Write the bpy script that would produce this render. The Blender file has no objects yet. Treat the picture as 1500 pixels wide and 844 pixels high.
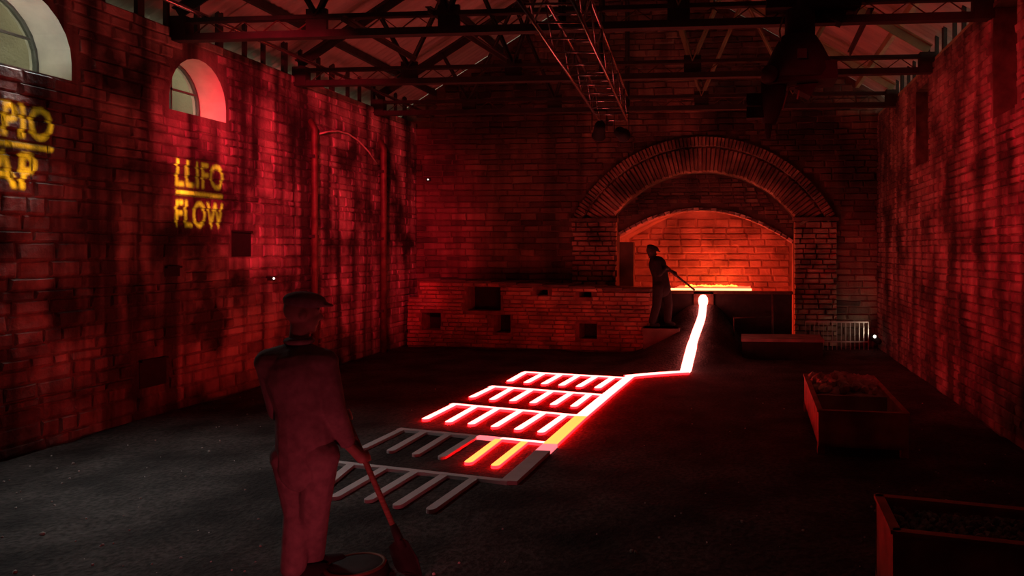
import bpy, bmesh, math, random
import numpy as np
from mathutils import Vector, Matrix, noise, Euler

random.seed(7)
SC = bpy.context.scene
COL = SC.collection
R = math.radians

# ------------------------------------------------------------------ camera, world, exposure
F, PX, PY = 1100.0, 985.0, 367.0          # focal length in pixels, principal point on the 1500x844 frame
YAW = math.atan(100.0 / F)
CAM = Vector((0, 0, 1.97))
cd = bpy.data.cameras.new('camera')
cam = bpy.data.objects.new('camera', cd)
COL.objects.link(cam)
cam.location = CAM
cam.rotation_euler = (R(90), 0, YAW)
cd.sensor_width = 36
cd.lens = F / 1500 * 36
cd.shift_x = -(PX - 750) / 1500
cd.shift_y = -(422 - PY) / 1500
cd.clip_start = 0.05
SC.camera = cam

world = bpy.data.worlds.new('dusk_sky')
SC.world = world
world.use_nodes = True
bg = world.node_tree.nodes['Background']
bg.inputs[0].default_value = (0.70, 0.67, 0.52, 1)
bg.inputs[1].default_value = 3.0

wl = bpy.data.lights.new('window_left_offscreen', 'AREA')
wl.shape = 'RECTANGLE'; wl.size = 0.55; wl.size_y = 0.65; wl.energy = 15; wl.spread = R(85); wl.color = (0.95, 1.0, 0.96)
wlo = bpy.data.objects.new('window_left_offscreen', wl)
COL.objects.link(wlo)
wlo.location = (-6.97, 6.70, 4.15)                 # added fill lamp in the opening of window_1, for the lower-left floor
wlo.rotation_euler = Vector((-1.7, 1.1, 4.15)).to_track_quat('Z', 'Y').to_euler()

vs = SC.view_settings
vs.view_transform = 'Standard'
vs.look = 'None'
vs.gamma = 1
vs.use_curve_mapping = False
vs.exposure = 0
SC.cycles.max_bounces = 6
SC.cycles.diffuse_bounces = 3
SC.cycles.sample_clamp_indirect = 6

RIGHT = Vector((math.cos(YAW), math.sin(YAW), 0))
FWD = Vector((-math.sin(YAW), math.cos(YAW), 0))


def ray(px, py):
    return FWD + RIGHT * ((px - PX) / F) + Vector((0, 0, (PY - py) / F))


def onz(px, py, z=0.0):
    d = ray(px, py)
    return CAM + d * ((z - CAM.z) / d.z)


def ony(px, py, y):
    d = ray(px, py)
    return CAM + d * (y / d.y)


def onx(px, py, x):
    d = ray(px, py)
    return CAM + d * (x / d.x)


def atD(px, py, D):
    return CAM + ray(px, py) * D


# ------------------------------------------------------------------ room dimensions
XL, XR, YB, YF, ZW = -7.0, 2.8, 15.7, -4.0, 4.72
XM = (XL + XR) / 2
PITCH = 0.60
ZE = 5.20                                   # underside of the roof above the inner wall face


def roofz(x):
    return ZE + PITCH * (min(x - XL, XR - x))


# ------------------------------------------------------------------ materials
MATS = {}


def newmat(name):
    m = bpy.data.materials.new(name)
    m.use_nodes = True
    nt = m.node_tree
    return m, nt, nt.nodes['Principled BSDF']


def mat_plain(name, col, rough=0.8, metal=0.0, var=0.25, scale=6.0, bump=0.15, stretch=(1, 1, 1)):
    """A worn surface: noise-mottled colour and fine relief."""
    if name in MATS:
        return MATS[name]
    m, nt, b = newmat(name)
    tc = nt.nodes.new('ShaderNodeTexCoord')
    mp = nt.nodes.new('ShaderNodeMapping')
    mp.inputs['Scale'].default_value = stretch
    nt.links.new(tc.outputs['Object'], mp.inputs[0])
    n = nt.nodes.new('ShaderNodeTexNoise')
    n.inputs['Scale'].default_value = scale
    n.inputs['Detail'].default_value = 6
    nt.links.new(mp.outputs[0], n.inputs['Vector'])
    cr = nt.nodes.new('ShaderNodeValToRGB')
    cr.color_ramp.elements[0].position = 0.3
    cr.color_ramp.elements[1].position = 0.72
    cr.color_ramp.elements[0].color = tuple(c * (1 - var) for c in col) + (1,)
    cr.color_ramp.elements[1].color = tuple(min(1, c * (1 + var)) for c in col) + (1,)
    nt.links.new(n.outputs['Fac'], cr.inputs[0])
    nt.links.new(cr.outputs[0], b.inputs['Base Color'])
    b.inputs['Roughness'].default_value = rough
    b.inputs['Metallic'].default_value = metal
    if bump:
        bp = nt.nodes.new('ShaderNodeBump')
        bp.inputs['Strength'].default_value = bump
        bp.inputs['Distance'].default_value = 0.02
        nt.links.new(n.outputs['Fac'], bp.inputs['Height'])
        nt.links.new(bp.outputs[0], b.inputs['Normal'])
    MATS[name] = m
    return m


def mat_stone(name, cols, streak=0.0, patch=0.6, rough=0.85, patch_scale=0.9):
    """Stones and bricks that differ one by one, with soot patches and run-off streaks on the wall."""
    m, nt, b = newmat(name)
    L = nt.links.new
    oi = nt.nodes.new('ShaderNodeObjectInfo')
    ge = nt.nodes.new('ShaderNodeNewGeometry')
    ad = nt.nodes.new('ShaderNodeMath'); ad.operation = 'ADD'
    L(oi.outputs['Random'], ad.inputs[0]); L(ge.outputs['Random Per Island'], ad.inputs[1])
    fr = nt.nodes.new('ShaderNodeMath'); fr.operation = 'FRACT'
    L(ad.outputs[0], fr.inputs[0])
    cr = nt.nodes.new('ShaderNodeValToRGB')
    e = cr.color_ramp.elements
    e[0].color = cols[0] + (1,); e[0].position = 0
    e[1].color = cols[-1] + (1,); e[1].position = 1
    for i, c in enumerate(cols[1:-1]):
        q = e.new((i + 1) / (len(cols) - 1)); q.color = c + (1,)
    L(fr.outputs[0], cr.inputs[0])
    pos = ge.outputs['Position']
    n1 = nt.nodes.new('ShaderNodeTexNoise')
    n1.inputs['Scale'].default_value = patch_scale; n1.inputs['Detail'].default_value = 5
    L(pos, n1.inputs['Vector'])
    r1 = nt.nodes.new('ShaderNodeMapRange')
    r1.inputs['From Min'].default_value = 0.36; r1.inputs['From Max'].default_value = 0.62
    r1.inputs['To Min'].default_value = 1 - patch; r1.inputs['To Max'].default_value = 1.15
    L(n1.outputs['Fac'], r1.inputs['Value'])
    fac = r1.outputs[0]
    if streak:
        mp = nt.nodes.new('ShaderNodeMapping')
        mp.inputs['Scale'].default_value = (2.6, 2.6, 0.16)
        L(pos, mp.inputs[0])
        n2 = nt.nodes.new('ShaderNodeTexNoise')
        n2.inputs['Scale'].default_value = 1.3; n2.inputs['Detail'].default_value = 3
        L(mp.outputs[0], n2.inputs['Vector'])
        r2 = nt.nodes.new('ShaderNodeMapRange')
        r2.inputs['From Min'].default_value = 0.38; r2.inputs['From Max'].default_value = 0.58
        r2.inputs['To Min'].default_value = 1 - streak; r2.inputs['To Max'].default_value = 1.1
        L(n2.outputs['Fac'], r2.inputs['Value'])
        mu = nt.nodes.new('ShaderNodeMath'); mu.operation = 'MULTIPLY'
        L(fac, mu.inputs[0]); L(r2.outputs[0], mu.inputs[1])
        fac = mu.outputs[0]
    mx = nt.nodes.new('ShaderNodeMix'); mx.data_type = 'RGBA'; mx.blend_type = 'MULTIPLY'
    mx.inputs['Factor'].default_value = 1
    L(cr.outputs[0], mx.inputs['A'])
    L(fac, mx.inputs['B'])
    L(mx.outputs['Result'], b.inputs['Base Color'])
    n3 = nt.nodes.new('ShaderNodeTexNoise')
    n3.inputs['Scale'].default_value = 22; n3.inputs['Detail'].default_value = 6
    L(pos, n3.inputs['Vector'])
    bp = nt.nodes.new('ShaderNodeBump')
    bp.inputs['Strength'].default_value = 0.6; bp.inputs['Distance'].default_value = 0.03
    L(n3.outputs['Fac'], bp.inputs['Height'])
    L(bp.outputs[0], b.inputs['Normal'])
    b.inputs['Roughness'].default_value = rough
    return m


def mat_emit(name, col, strength=1.0, base=(0.6, 0.55, 0.55)):
    m, nt, b = newmat(name)
    b.inputs['Base Color'].default_value = base + (1,)
    b.inputs['Roughness'].default_value = 0.5
    b.inputs['Emission Color'].default_value = col + (1,)
    b.inputs['Emission Strength'].default_value = strength
    n = nt.nodes.new('ShaderNodeTexNoise')
    n.inputs['Scale'].default_value = 14
    bp = nt.nodes.new('ShaderNodeBump'); bp.inputs['Strength'].default_value = 0.1
    nt.links.new(n.outputs['Fac'], bp.inputs['Height'])
    nt.links.new(bp.outputs[0], b.inputs['Normal'])
    return m


def mat_ground():
    m, nt, b = newmat('dark_foundry_soil')
    L = nt.links.new
    ge = nt.nodes.new('ShaderNodeNewGeometry')
    n = nt.nodes.new('ShaderNodeTexNoise'); n.inputs['Scale'].default_value = 1.4; n.inputs['Detail'].default_value = 8
    L(ge.outputs['Position'], n.inputs['Vector'])
    cr = nt.nodes.new('ShaderNodeValToRGB')
    e = cr.color_ramp.elements
    e[0].position = 0.36; e[0].color = (0.012, 0.010, 0.009, 1)
    e[1].position = 0.66; e[1].color = (0.085, 0.072, 0.066, 1)
    L(n.outputs['Fac'], cr.inputs[0])
    n2 = nt.nodes.new('ShaderNodeTexNoise'); n2.inputs['Scale'].default_value = 26; n2.inputs['Detail'].default_value = 6
    L(ge.outputs['Position'], n2.inputs['Vector'])
    r2 = nt.nodes.new('ShaderNodeMapRange')
    r2.inputs['From Min'].default_value = 0.35; r2.inputs['From Max'].default_value = 0.68
    r2.inputs['To Min'].default_value = 0.45; r2.inputs['To Max'].default_value = 1.6
    L(n2.outputs['Fac'], r2.inputs['Value'])
    mx = nt.nodes.new('ShaderNodeMix'); mx.data_type = 'RGBA'; mx.blend_type = 'MULTIPLY'; mx.inputs['Factor'].default_value = 1
    L(cr.outputs[0], mx.inputs['A']); L(r2.outputs[0], mx.inputs['B'])
    L(mx.outputs['Result'], b.inputs['Base Color'])
    bp = nt.nodes.new('ShaderNodeBump'); bp.inputs['Strength'].default_value = 0.8; bp.inputs['Distance'].default_value = 0.04
    L(n2.outputs['Fac'], bp.inputs['Height']); L(bp.outputs[0], b.inputs['Normal'])
    b.inputs['Roughness'].default_value = 0.9
    return m


M_LEFT = mat_stone('left_wall_stone', [(0.20, 0.15, 0.135), (0.38, 0.28, 0.25), (0.44, 0.33, 0.30), (0.28, 0.20, 0.18), (0.48, 0.37, 0.33)], streak=0.88, patch=0.93, patch_scale=1.5)
M_RIGHT = mat_stone('right_wall_brick', [(0.20, 0.13, 0.12), (0.42, 0.29, 0.26), (0.32, 0.21, 0.18), (0.48, 0.35, 0.31)], streak=0.7, patch=0.85, patch_scale=1.7)
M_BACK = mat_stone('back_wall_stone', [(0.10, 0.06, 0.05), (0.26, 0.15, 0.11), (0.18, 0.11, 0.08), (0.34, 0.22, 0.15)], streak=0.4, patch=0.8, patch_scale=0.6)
M_ARCH = mat_stone('arch_brick', [(0.30, 0.17, 0.12), (0.46, 0.28, 0.19), (0.36, 0.21, 0.15), (0.50, 0.33, 0.23)], patch=0.75, patch_scale=2)
M_LOW = mat_stone('low_wall_brick', [(0.42, 0.19, 0.11), (0.58, 0.28, 0.16), (0.50, 0.24, 0.14), (0.66, 0.40, 0.26), (0.34, 0.15, 0.10)], patch=0.5, patch_scale=1.8)
M_MORTL = mat_stone('left_wall_mortar', [(0.25, 0.185, 0.165), (0.27, 0.20, 0.18)], streak=0.85, patch=0.9, patch_scale=1.5)
M_MORTR = mat_stone('right_wall_mortar', [(0.22, 0.15, 0.13), (0.24, 0.165, 0.145)], streak=0.7, patch=0.85, patch_scale=1.7)
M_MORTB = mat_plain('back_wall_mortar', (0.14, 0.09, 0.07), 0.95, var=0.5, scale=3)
M_MORTLOW = mat_plain('low_wall_mortar', (0.22, 0.10, 0.07), 0.95, var=0.4, scale=6)
M_RECESS = mat_stone('furnace_lining', [(0.40, 0.29, 0.28), (0.48, 0.36, 0.34), (0.30, 0.21, 0.2)], patch=0.45, patch_scale=1.6)
M_LIME = mat_plain('limewashed_reveal', (0.78, 0.74, 0.66), 0.9, var=0.16, scale=3.5)
M_GROUND = mat_ground()
M_IRON = mat_plain('black_iron', (0.025, 0.022, 0.02), 0.8, 0.0, var=0.4, scale=9)
M_RUST = mat_plain('rusty_iron', (0.13, 0.07, 0.045), 0.6, 0.35, var=0.5, scale=7)
M_STEEL = mat_plain('dark_roof_steel', (0.03, 0.026, 0.022), 0.8, 0.0, var=0.4, scale=5)
M_OLIVE = mat_plain('olive_painted_steel', (0.34, 0.32, 0.17), 0.6, 0.0, var=0.3, scale=3)  # yellow-green light on the right-hand steel, put into its colour
M_SHEET = mat_plain('corrugated_roof_sheet', (0.46, 0.42, 0.36), 0.75, 0.0, var=0.22, scale=0.9, stretch=(1, 6, 1))
M_ALU = mat_plain('truss_tube', (0.35, 0.33, 0.33), 0.25, 0.9, var=0.15, scale=14, bump=0.03)
M_BLACK = mat_plain('black_casing', (0.010, 0.009, 0.009), 0.95, 0.0, var=0.3, scale=10)
M_CABLE = mat_plain('pale_cable', (0.6, 0.5, 0.42), 0.6, var=0.2, scale=10)
M_BIN = mat_plain('red_oxide_steel', (0.42, 0.15, 0.11), 0.55, 0.15, var=0.45, scale=5)
M_COAL = mat_stone('grey_ore', [(0.10, 0.11, 0.11), (0.24, 0.25, 0.25), (0.16, 0.19, 0.19), (0.34, 0.34, 0.33)], patch=0.5, patch_scale=8)
M_LIMESTONE = mat_stone('pale_limestone', [(0.36, 0.30, 0.25), (0.55, 0.48, 0.42), (0.44, 0.36, 0.30), (0.6, 0.52, 0.38)], patch=0.5, patch_scale=6)
M_PEBBLE = mat_stone('pebble_stone', [(0.3, 0.28, 0.26), (0.8, 0.78, 0.74), (0.5, 0.46, 0.42)], patch=0.2)
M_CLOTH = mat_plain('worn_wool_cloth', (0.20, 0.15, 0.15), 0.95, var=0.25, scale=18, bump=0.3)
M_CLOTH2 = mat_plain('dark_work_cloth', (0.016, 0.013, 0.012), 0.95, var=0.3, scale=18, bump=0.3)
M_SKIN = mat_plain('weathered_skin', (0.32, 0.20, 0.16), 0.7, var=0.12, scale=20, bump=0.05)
M_SKIN_SHADE = mat_plain('sooty_skin', (0.06, 0.04, 0.035), 0.8, var=0.12, scale=20, bump=0.05)  # skin of the backlit far worker, silhouette shade put into the colour
M_WOODH = mat_plain('tool_handle_wood', (0.25, 0.14, 0.09), 0.7, var=0.3, scale=12, stretch=(1, 1, 8))
M_PLANK = mat_plain('grey_coping', (0.36, 0.31, 0.28), 0.9, var=0.3, scale=4)
M_WINBAR = mat_plain('window_bar_paint', (0.12, 0.13, 0.12), 0.6, var=0.2, scale=8)
M_BOUNCE = mat_plain('pale_yard_gravel', (0.5, 0.47, 0.40), 0.95, var=0.2, scale=3)  # unseen yard kept pale to throw skylight up under the eaves
M_EXT = mat_stone('outside_stone', [(0.20, 0.17, 0.11), (0.27, 0.24, 0.16), (0.17, 0.15, 0.10)], patch=0.3)

mg, ntg, bg_ = newmat('window_glass')
tr_ = ntg.nodes.new('ShaderNodeBsdfTransparent'); tr_.inputs[0].default_value = (0.80, 0.82, 0.78, 1)
bg_.inputs['Base Color'].default_value = (0.3, 0.32, 0.3, 1)
bg_.inputs['Roughness'].default_value = 0.1
mx_ = ntg.nodes.new('ShaderNodeMixShader'); mx_.inputs[0].default_value = 0.10
ntg.links.new(tr_.outputs[0], mx_.inputs[1]); ntg.links.new(bg_.outputs[0], mx_.inputs[2])
ntg.links.new(mx_.outputs[0], ntg.nodes['Material Output'].inputs[0])
M_GLASS = mg

# molten iron: over-bright red light that burns out to white in the picture
E_WHITE = mat_emit('white_hot_channel', (1.0, 0.15, 0.13), 8.0)
E_YELLOW = mat_emit('yellow_hot_channel', (1.0, 0.36, 0.06), 2.0)
E_PINK = mat_emit('pink_hot_channel', (1.0, 0.16, 0.18), 1.6)
E_SIDE = mat_emit('red_glowing_channel_edge', (1.0, 0.002, 0.003), 28.0)  # strong red added on the strip sides to spread glow over the floor
E_TAP = mat_emit('tapped_iron_glow', (1.0, 0.12, 0.09), 11.0)
E_COLD = mat_plain('unlit_channel_panel', (0.74, 0.66, 0.66), 0.7, var=0.08, scale=5, bump=0.05)
E_FIRE = mat_emit('furnace_fire_bed', (1.0, 0.045, 0.016), 4.5)
E_EDGE = mat_emit('furnace_hot_edge', (1.0, 0.48, 0.2), 2.4)
E_LED = mat_emit('small_white_led', (1.0, 0.9, 0.8), 1.3)


# ------------------------------------------------------------------ mesh helpers
def link(o, parent=None):
    COL.objects.link(o)
    if parent is not None:
        o.parent = parent
    return o


def obj(name, me, mat=None, parent=None):
    o = bpy.data.objects.new(name, me)
    if mat is not None and not me.materials:
        me.materials.append(mat)
    return link(o, parent)


def tag(o, label, cat, group=None):
    o['label'] = label
    o['category'] = cat
    if group:
        o['group'] = group
    return o


def struct(o):
    o['kind'] = 'structure'
    return o


def empty(name, loc, rz=0.0):
    o = bpy.data.objects.new(name, None)
    o.location = loc
    o.rotation_euler = (0, 0, rz)
    o.empty_display_size = 0.1
    return link(o)


class MB:
    def __init__(self):
        self.v, self.f = [], []

    def add(self, vs_, fs_):
        n = len(self.v)
        self.v += [tuple(a) for a in vs_]
        self.f += [tuple(i + n for i in a) for a in fs_]
        return self

    def box(self, c, s, M=None):
        c = Vector(c); x, y, z = s[0] / 2, s[1] / 2, s[2] / 2
        p = [Vector((i * x, j * y, k * z)) for i in (-1, 1) for j in (-1, 1) for k in (-1, 1)]
        p = [(M @ a if M else a) + c for a in p]
        return self.add(p, [(0, 1, 3, 2), (4, 6, 7, 5), (0, 4, 5, 1), (2, 3, 7, 6), (0, 2, 6, 4), (1, 5, 7, 3)])

    def beam(self, p, q, w, h, up=(0, 0, 1)):
        p, q = Vector(p), Vector(q)
        d = q - p; L = d.length; d.normalize()
        up = Vector(up)
        if abs(d.dot(up)) > 0.98:
            up = Vector((1, 0, 0))
        s = d.cross(up).normalized(); u = s.cross(d).normalized()
        M = Matrix((d, s, u)).transposed()
        return self.box((p + q) / 2, (L, w, h), M)

    def angle(self, p, q, w, t=0.012, up=(0, 0, 1)):
        """rolled T section: a flange and a web"""
        p, q = Vector(p), Vector(q)
        d = (q - p).normalized(); u0 = Vector(up)
        if abs(d.dot(u0)) > 0.98:
            u0 = Vector((1, 0, 0))
        s = d.cross(u0).normalized(); u = s.cross(d).normalized()
        self.beam(p, q, w, t, up)
        return self.beam(p - u * (w / 2), q - u * (w / 2), t, w, up)

    def tube(self, pts, r, n=8, cap=True):
        pts = [Vector(a) for a in pts]
        rr = r if isinstance(r, (list, tuple)) else [r] * len(pts)
        rings = []
        for i, p in enumerate(pts):
            a = pts[max(i - 1, 0)]; b = pts[min(i + 1, len(pts) - 1)]
            d = (b - a).normalized()
            up = Vector((0, 0, 1)) if abs(d.z) < 0.95 else Vector((1, 0, 0))
            s = d.cross(up).normalized(); u = s.cross(d).normalized()
            rings.append([p + (s * math.cos(2 * math.pi * k / n) + u * math.sin(2 * math.pi * k / n)) * rr[i] for k in range(n)])
        vs_ = [a for ring in rings for a in ring]
        fs_ = []
        for i in range(len(pts) - 1):
            for k in range(n):
                fs_.append((i * n + k, i * n + (k + 1) % n, (i + 1) * n + (k + 1) % n, (i + 1) * n + k))
        if cap:
            fs_.append(tuple(range(n))[::-1])
            fs_.append(tuple((len(pts) - 1) * n + k for k in range(n)))
        return self.add(vs_, fs_)

    def lathe(self, prof, c=(0, 0, 0), M=None, n=16):
        c = Vector(c)
        vs_, fs_ = [], []
        for r, z in prof:
            for k in range(n):
                a = Vector((r * math.cos(2 * math.pi * k / n), r * math.sin(2 * math.pi * k / n), z))
                vs_.append((M @ a if M else a) + c)
        for i in range(len(prof) - 1):
            for k in range(n):
                fs_.append((i * n + k, i * n + (k + 1) % n, (i + 1) * n + (k + 1) % n, (i + 1) * n + k))
        return self.add(vs_, fs_)

    def prism(self, pts, d):
        """closed polygon (list of 3D points) swept by vector d; ngon caps"""
        pts = [Vector(p) for p in pts]; d = Vector(d); n = len(pts)
        vs_ = pts + [p + d for p in pts]
        fs_ = [tuple(range(n)), tuple(range(2 * n - 1, n - 1, -1))]
        fs_ += [(i, (i + 1) % n, n + (i + 1) % n, n + i) for i in range(n)]
        return self.add(vs_, fs_)

    def mesh(self, name, fix=True):
        me = bpy.data.meshes.new(name)
        me.from_pydata(self.v, [], self.f)
        if fix:
            bm = bmesh.new(); bm.from_mesh(me)
            bmesh.ops.recalc_face_normals(bm, faces=bm.faces)
            bm.to_mesh(me); bm.free()
        me.update()
        return me

    def build(self, name, mat, parent=None, smooth=False):
        me = self.mesh(name)
        if smooth:
            me.polygons.foreach_set('use_smooth', [True] * len(me.polygons))
        return obj(name, me, mat, parent)


def holed_slab(name, outer, holes, frame, thick, mat, reveal_mat=None):
    """A wall: outline and holes in (s, t), set up by frame(s, t, w) with w the depth into the wall."""
    bm = bmesh.new()
    loops = [outer] + holes
    edges = []
    for lp in loops:
        vsl = [bm.verts.new((a, b, 0)) for a, b in lp]
        edges += [bm.edges.new((vsl[i], vsl[(i + 1) % len(vsl)])) for i in range(len(vsl))]
    bmesh.ops.triangle_fill(bm, use_beauty=True, edges=edges)
    bm.verts.index_update()
    fr = [(v.co.x, v.co.y) for v in bm.verts]
    fcs = [tuple(v.index for v in f.verts) for f in bm.faces]
    bm.free()
    n = len(fr)
    V = [frame(a, b, 0) for a, b in fr] + [frame(a, b, thick) for a, b in fr]
    Fc = list(fcs) + [tuple(n + i for i in f[::-1]) for f in fcs]
    mats = [0] * len(Fc)
    k = 0
    for li, lp in enumerate(loops):
        m = len(lp)
        for i in range(m):
            a, b = k + i, k + (i + 1) % m
            Fc.append((a, b, n + b, n + a))
            mats.append(1 if (li > 0 and reveal_mat) else 0)
        k += m
    me = bpy.data.meshes.new(name)
    me.from_pydata([tuple(v) for v in V], [], Fc)
    me.materials.append(mat)
    if reveal_mat:
        me.materials.append(reveal_mat)
    me.polygons.foreach_set('material_index', mats)
    bm = bmesh.new(); bm.from_mesh(me)
    bmesh.ops.recalc_face_normals(bm, faces=bm.faces)
    bm.to_mesh(me); bm.free()
    return obj(name, me)


# stones: eight rough blocks shared by every wall
def stone_variant(i):
    rnd = random.Random(100 + i)
    j = lambda a: rnd.uniform(-a, a)
    v = []
    for (x, y) in ((-.5, -.5), (.5, -.5), (.5, .5), (-.5, .5)):
        v.append((x, y, -0.5))
    base = [(x + j(.03), y + j(.06)) for (x, y) in ((-.5, -.5), (.5, -.5), (.5, .5), (-.5, .5))]
    for (x, y) in base:
        v.append((x, y, 0.15 + j(.1)))
    for (x, y) in base:
        v.append((x * (0.86 + j(.05)), y * (0.74 + j(.08)), 0.5 + j(.12)))
    f = []
    for a in (0, 4):
        for k in range(4):
            f.append((a + k, a + (k + 1) % 4, a + 4 + (k + 1) % 4, a + 4 + k))
    f += [(8, 9, 10, 11), (3, 2, 1, 0)]
    return v, f


STONES = [stone_variant(i) for i in range(8)]


def stonework(parent, name, blocks, frame_axes, mat, limit=300):
    """blocks: (centre, length, height, depth, roll). The largest in view become parts, the rest one part."""
    U, V, W = frame_axes
    meshes = []
    for i, (v, f) in enumerate(STONES):
        me = bpy.data.meshes.new(name)
        me.from_pydata(v, [], f); me.materials.append(mat)
        meshes.append(me)

    def score(b):
        c = b[0]
        d = c - CAM
        D = d.dot(FWD)
        if D < 0.5:
            return 0
        px = PX + F * d.dot(RIGHT) / D
        py = PY - F * d.z / D
        if not (-10 < px < 1510 and -10 < py < 854):
            return 0
        n = Vector(b[5][2]) if len(b) > 5 and b[5] else W
        return b[1] * b[2] * abs(n.dot(d.normalized())) / D ** 2
    order = sorted(blocks, key=score, reverse=True)
    rest = MB()
    for k, b in enumerate(order):
        c, l, h, dp, roll = b[:5]
        ax = b[5] if len(b) > 5 and b[5] else (U, V, W)
        M = Matrix(ax).transposed().to_4x4() @ Matrix.Rotation(roll, 4, 'Z') @ Matrix.Diagonal((l, h, dp, 1))
        M.translation = c
        if k < limit and score(b) > 0:
            o = bpy.data.objects.new(name, meshes[k % 8])
            link(o, parent)
            o.matrix_local = M
        else:
            v, f = STONES[k % 8]
            rest.add([M @ Vector(a) for a in v], f)
    if rest.v:
        o = rest.build(name + 'work', mat, parent)
        o['kind'] = 'stuff'


def courses(s0, s1, z0, z1, hmin, hmax, lmin, lmax, skip, rnd):
    """random coursed masonry in (s, z); skip(s0, s1, z0, z1) is True where nothing is laid"""
    out = []
    z = z0
    while z < z1 - 0.03:
        h = min(rnd.uniform(hmin, hmax), z1 - z)
        if z1 - z - h < hmin * 0.6:
            h = z1 - z
        s = s0 - rnd.uniform(0, lmax * 0.6)
        while s < s1:
            l = rnd.uniform(lmin, lmax)
            a, b = max(s, s0), min(s + l, s1)
            if b - a > 0.06:
                if not skip(a, b, z, z + h):
                    out.append((a, b, z, z + h))
                elif b - a > lmin * 0.9:
                    m = (a + b) / 2
                    for (c, d) in ((a, m), (m, b)):
                        if not skip(c, d, z, z + h):
                            out.append((c, d, z, z + h))
            s += l
        z += h
    return out


def noise3(x, y, z=0.0):
    return noise.noise(Vector((x, y, z)))


# ================================================================== STRUCTURE
# runner trough centre line (pixel, depth along the view) used for floor bank and stream
TROUGH = [atD(1003, 546, 12.12), atD(1009, 521, 12.85), atD(1017, 492, 13.65), atD(1027, 464, 14.45), atD(1030, 441, 15.0)]
TROUGH[0].z = 0.0


def bank(x, y):
    if y < 11.9:
        return 0.0
    for i in range(len(TROUGH) - 1):
        a, b = TROUGH[i], TROUGH[i + 1]
        if y <= b.y or i == len(TROUGH) - 2:
            t = max(0.0, min(1.0, (y - a.y) / (b.y - a.y)))
            cx = a.x + (b.x - a.x) * t
            h = a.z + (b.z - a.z) * t
            break
    d = abs(x - cx)
    if x < cx:
        k = max(0.0, 1 - max(0, d - 0.14) / 1.3)
    else:
        k = max(0.0, 1 - max(0, d - 0.14) / 0.9)
    k = k * k * (3 - 2 * k)
    return max(0.0, (h - 0.05)) * k


def floorz(x, y):
    b = bank(x, y)
    # the casting bed itself is raked flat
    bx = abs(x + 2.6); by = abs(y - 9.0)
    flat = 1 - max(0.0, min(1.0, max(bx - 2.6, by - 3.2) / 0.8))
    nz = 0.035 * noise3(x * 0.9, y * 0.9, 3) + 0.02 * noise3(x * 3.1, y * 3.1, 7) + 0.010 * noise3(x * 9, y * 9, 1)
    nz *= (1 - flat)
    return b + nz - 0.02 + 0.012 * flat + 0.003 * noise3(x * 7, y * 7, 5)


nx, ny = 130, 290
V, Fc = [], []
for j in range(ny + 1):
    for i in range(nx + 1):
        x = XL - 0.2 + (XR - XL + 0.4) * i / nx
        y = YF + (18.5 - YF) * j / ny
        V.append((x, y, floorz(x, y)))
for j in range(ny):
    for i in range(nx):
        a = j * (nx + 1) + i
        Fc.append((a, a + 1, a + nx + 2, a + nx + 1))
me = bpy.data.meshes.new('floor'); me.from_pydata(V, [], Fc)
me.polygons.foreach_set('use_smooth', [True] * len(me.polygons))
floor = struct(obj('floor', me, M_GROUND))
# ---- left wall with two arched windows and blacked-in put-log holes
def arch_loop(y0, y1, zs, zspring, n=14):
    r = (y1 - y0) / 2; c = (y0 + y1) / 2
    return lambda ztop: [(y0, zs), (y1, zs)] + [(c + r * math.cos(math.pi * k / n), zspring + (ztop - zspring) * math.sin(math.pi * k / n)) for k in range(n + 1)]


W1 = (onx(105, 117, XL).y - 1.45, onx(105, 117, XL).y)
W2 = (onx(248, 160, XL).y, onx(331, 180, XL).y)
ZS = onx(331, 180, XL).z
win1 = arch_loop(W1[0], W1[1], ZS + 0.04, ZS + 0.22)(4.60)
win2 = arch_loop(W2[0], W2[1], ZS, ZS + 0.16)(onx(290, 87, XL).z)


def rect_px_left(x0, y0, x1, y1):
    a = onx(x0, (y0 + y1) / 2, XL).y; b = onx(x1, (y0 + y1) / 2, XL).y
    zt = onx((x0 + x1) / 2, y0, XL).z; zb = onx((x0 + x1) / 2, y1, XL).z
    return (a, b, zb, zt)


HOLES_L = [rect_px_left(339, 338, 367, 376), rect_px_left(241, 390, 263, 405), rect_px_left(204, 525, 243, 566)]


def rl(h):
    return [(h[0], h[2]), (h[1], h[2]), (h[1], h[3]), (h[0], h[3])]


wall_left = struct(holed_slab('wall_left', [(YF, -0.3), (YB + 0.5, -0.3), (YB + 0.5, ZW), (YF, ZW)], [win1, win2],
                              lambda s, t, w: (XL - w, s, t), 0.48, M_MORTL, M_LIME))


def skip_left(a, b, z0, z1):
    for (w, zs, zt) in ((W1, ZS + 0.04, 4.60), (W2, ZS, win2[9][1] + 0.15)):
        if b > w[0] + 0.0 and a < w[1] and z1 > zs and z0 < zt:
            c = (w[0] + w[1]) / 2; r = (w[1] - w[0]) / 2
            zsp = zs + 0.17; rz = zt - zsp
            # nearest corner inside the arch?
            px_ = min(max(c, a), b); pz = min(max(zsp, z0), z1)
            if z0 < zsp or ((px_ - c) / r) ** 2 + ((max(z0, zsp) - zsp) / rz) ** 2 < 1.0:
                return True
    for h in HOLES_L:
        if b > h[0] and a < h[1] and z1 > h[2] and z0 < h[3]:
            return True
    return False


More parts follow.
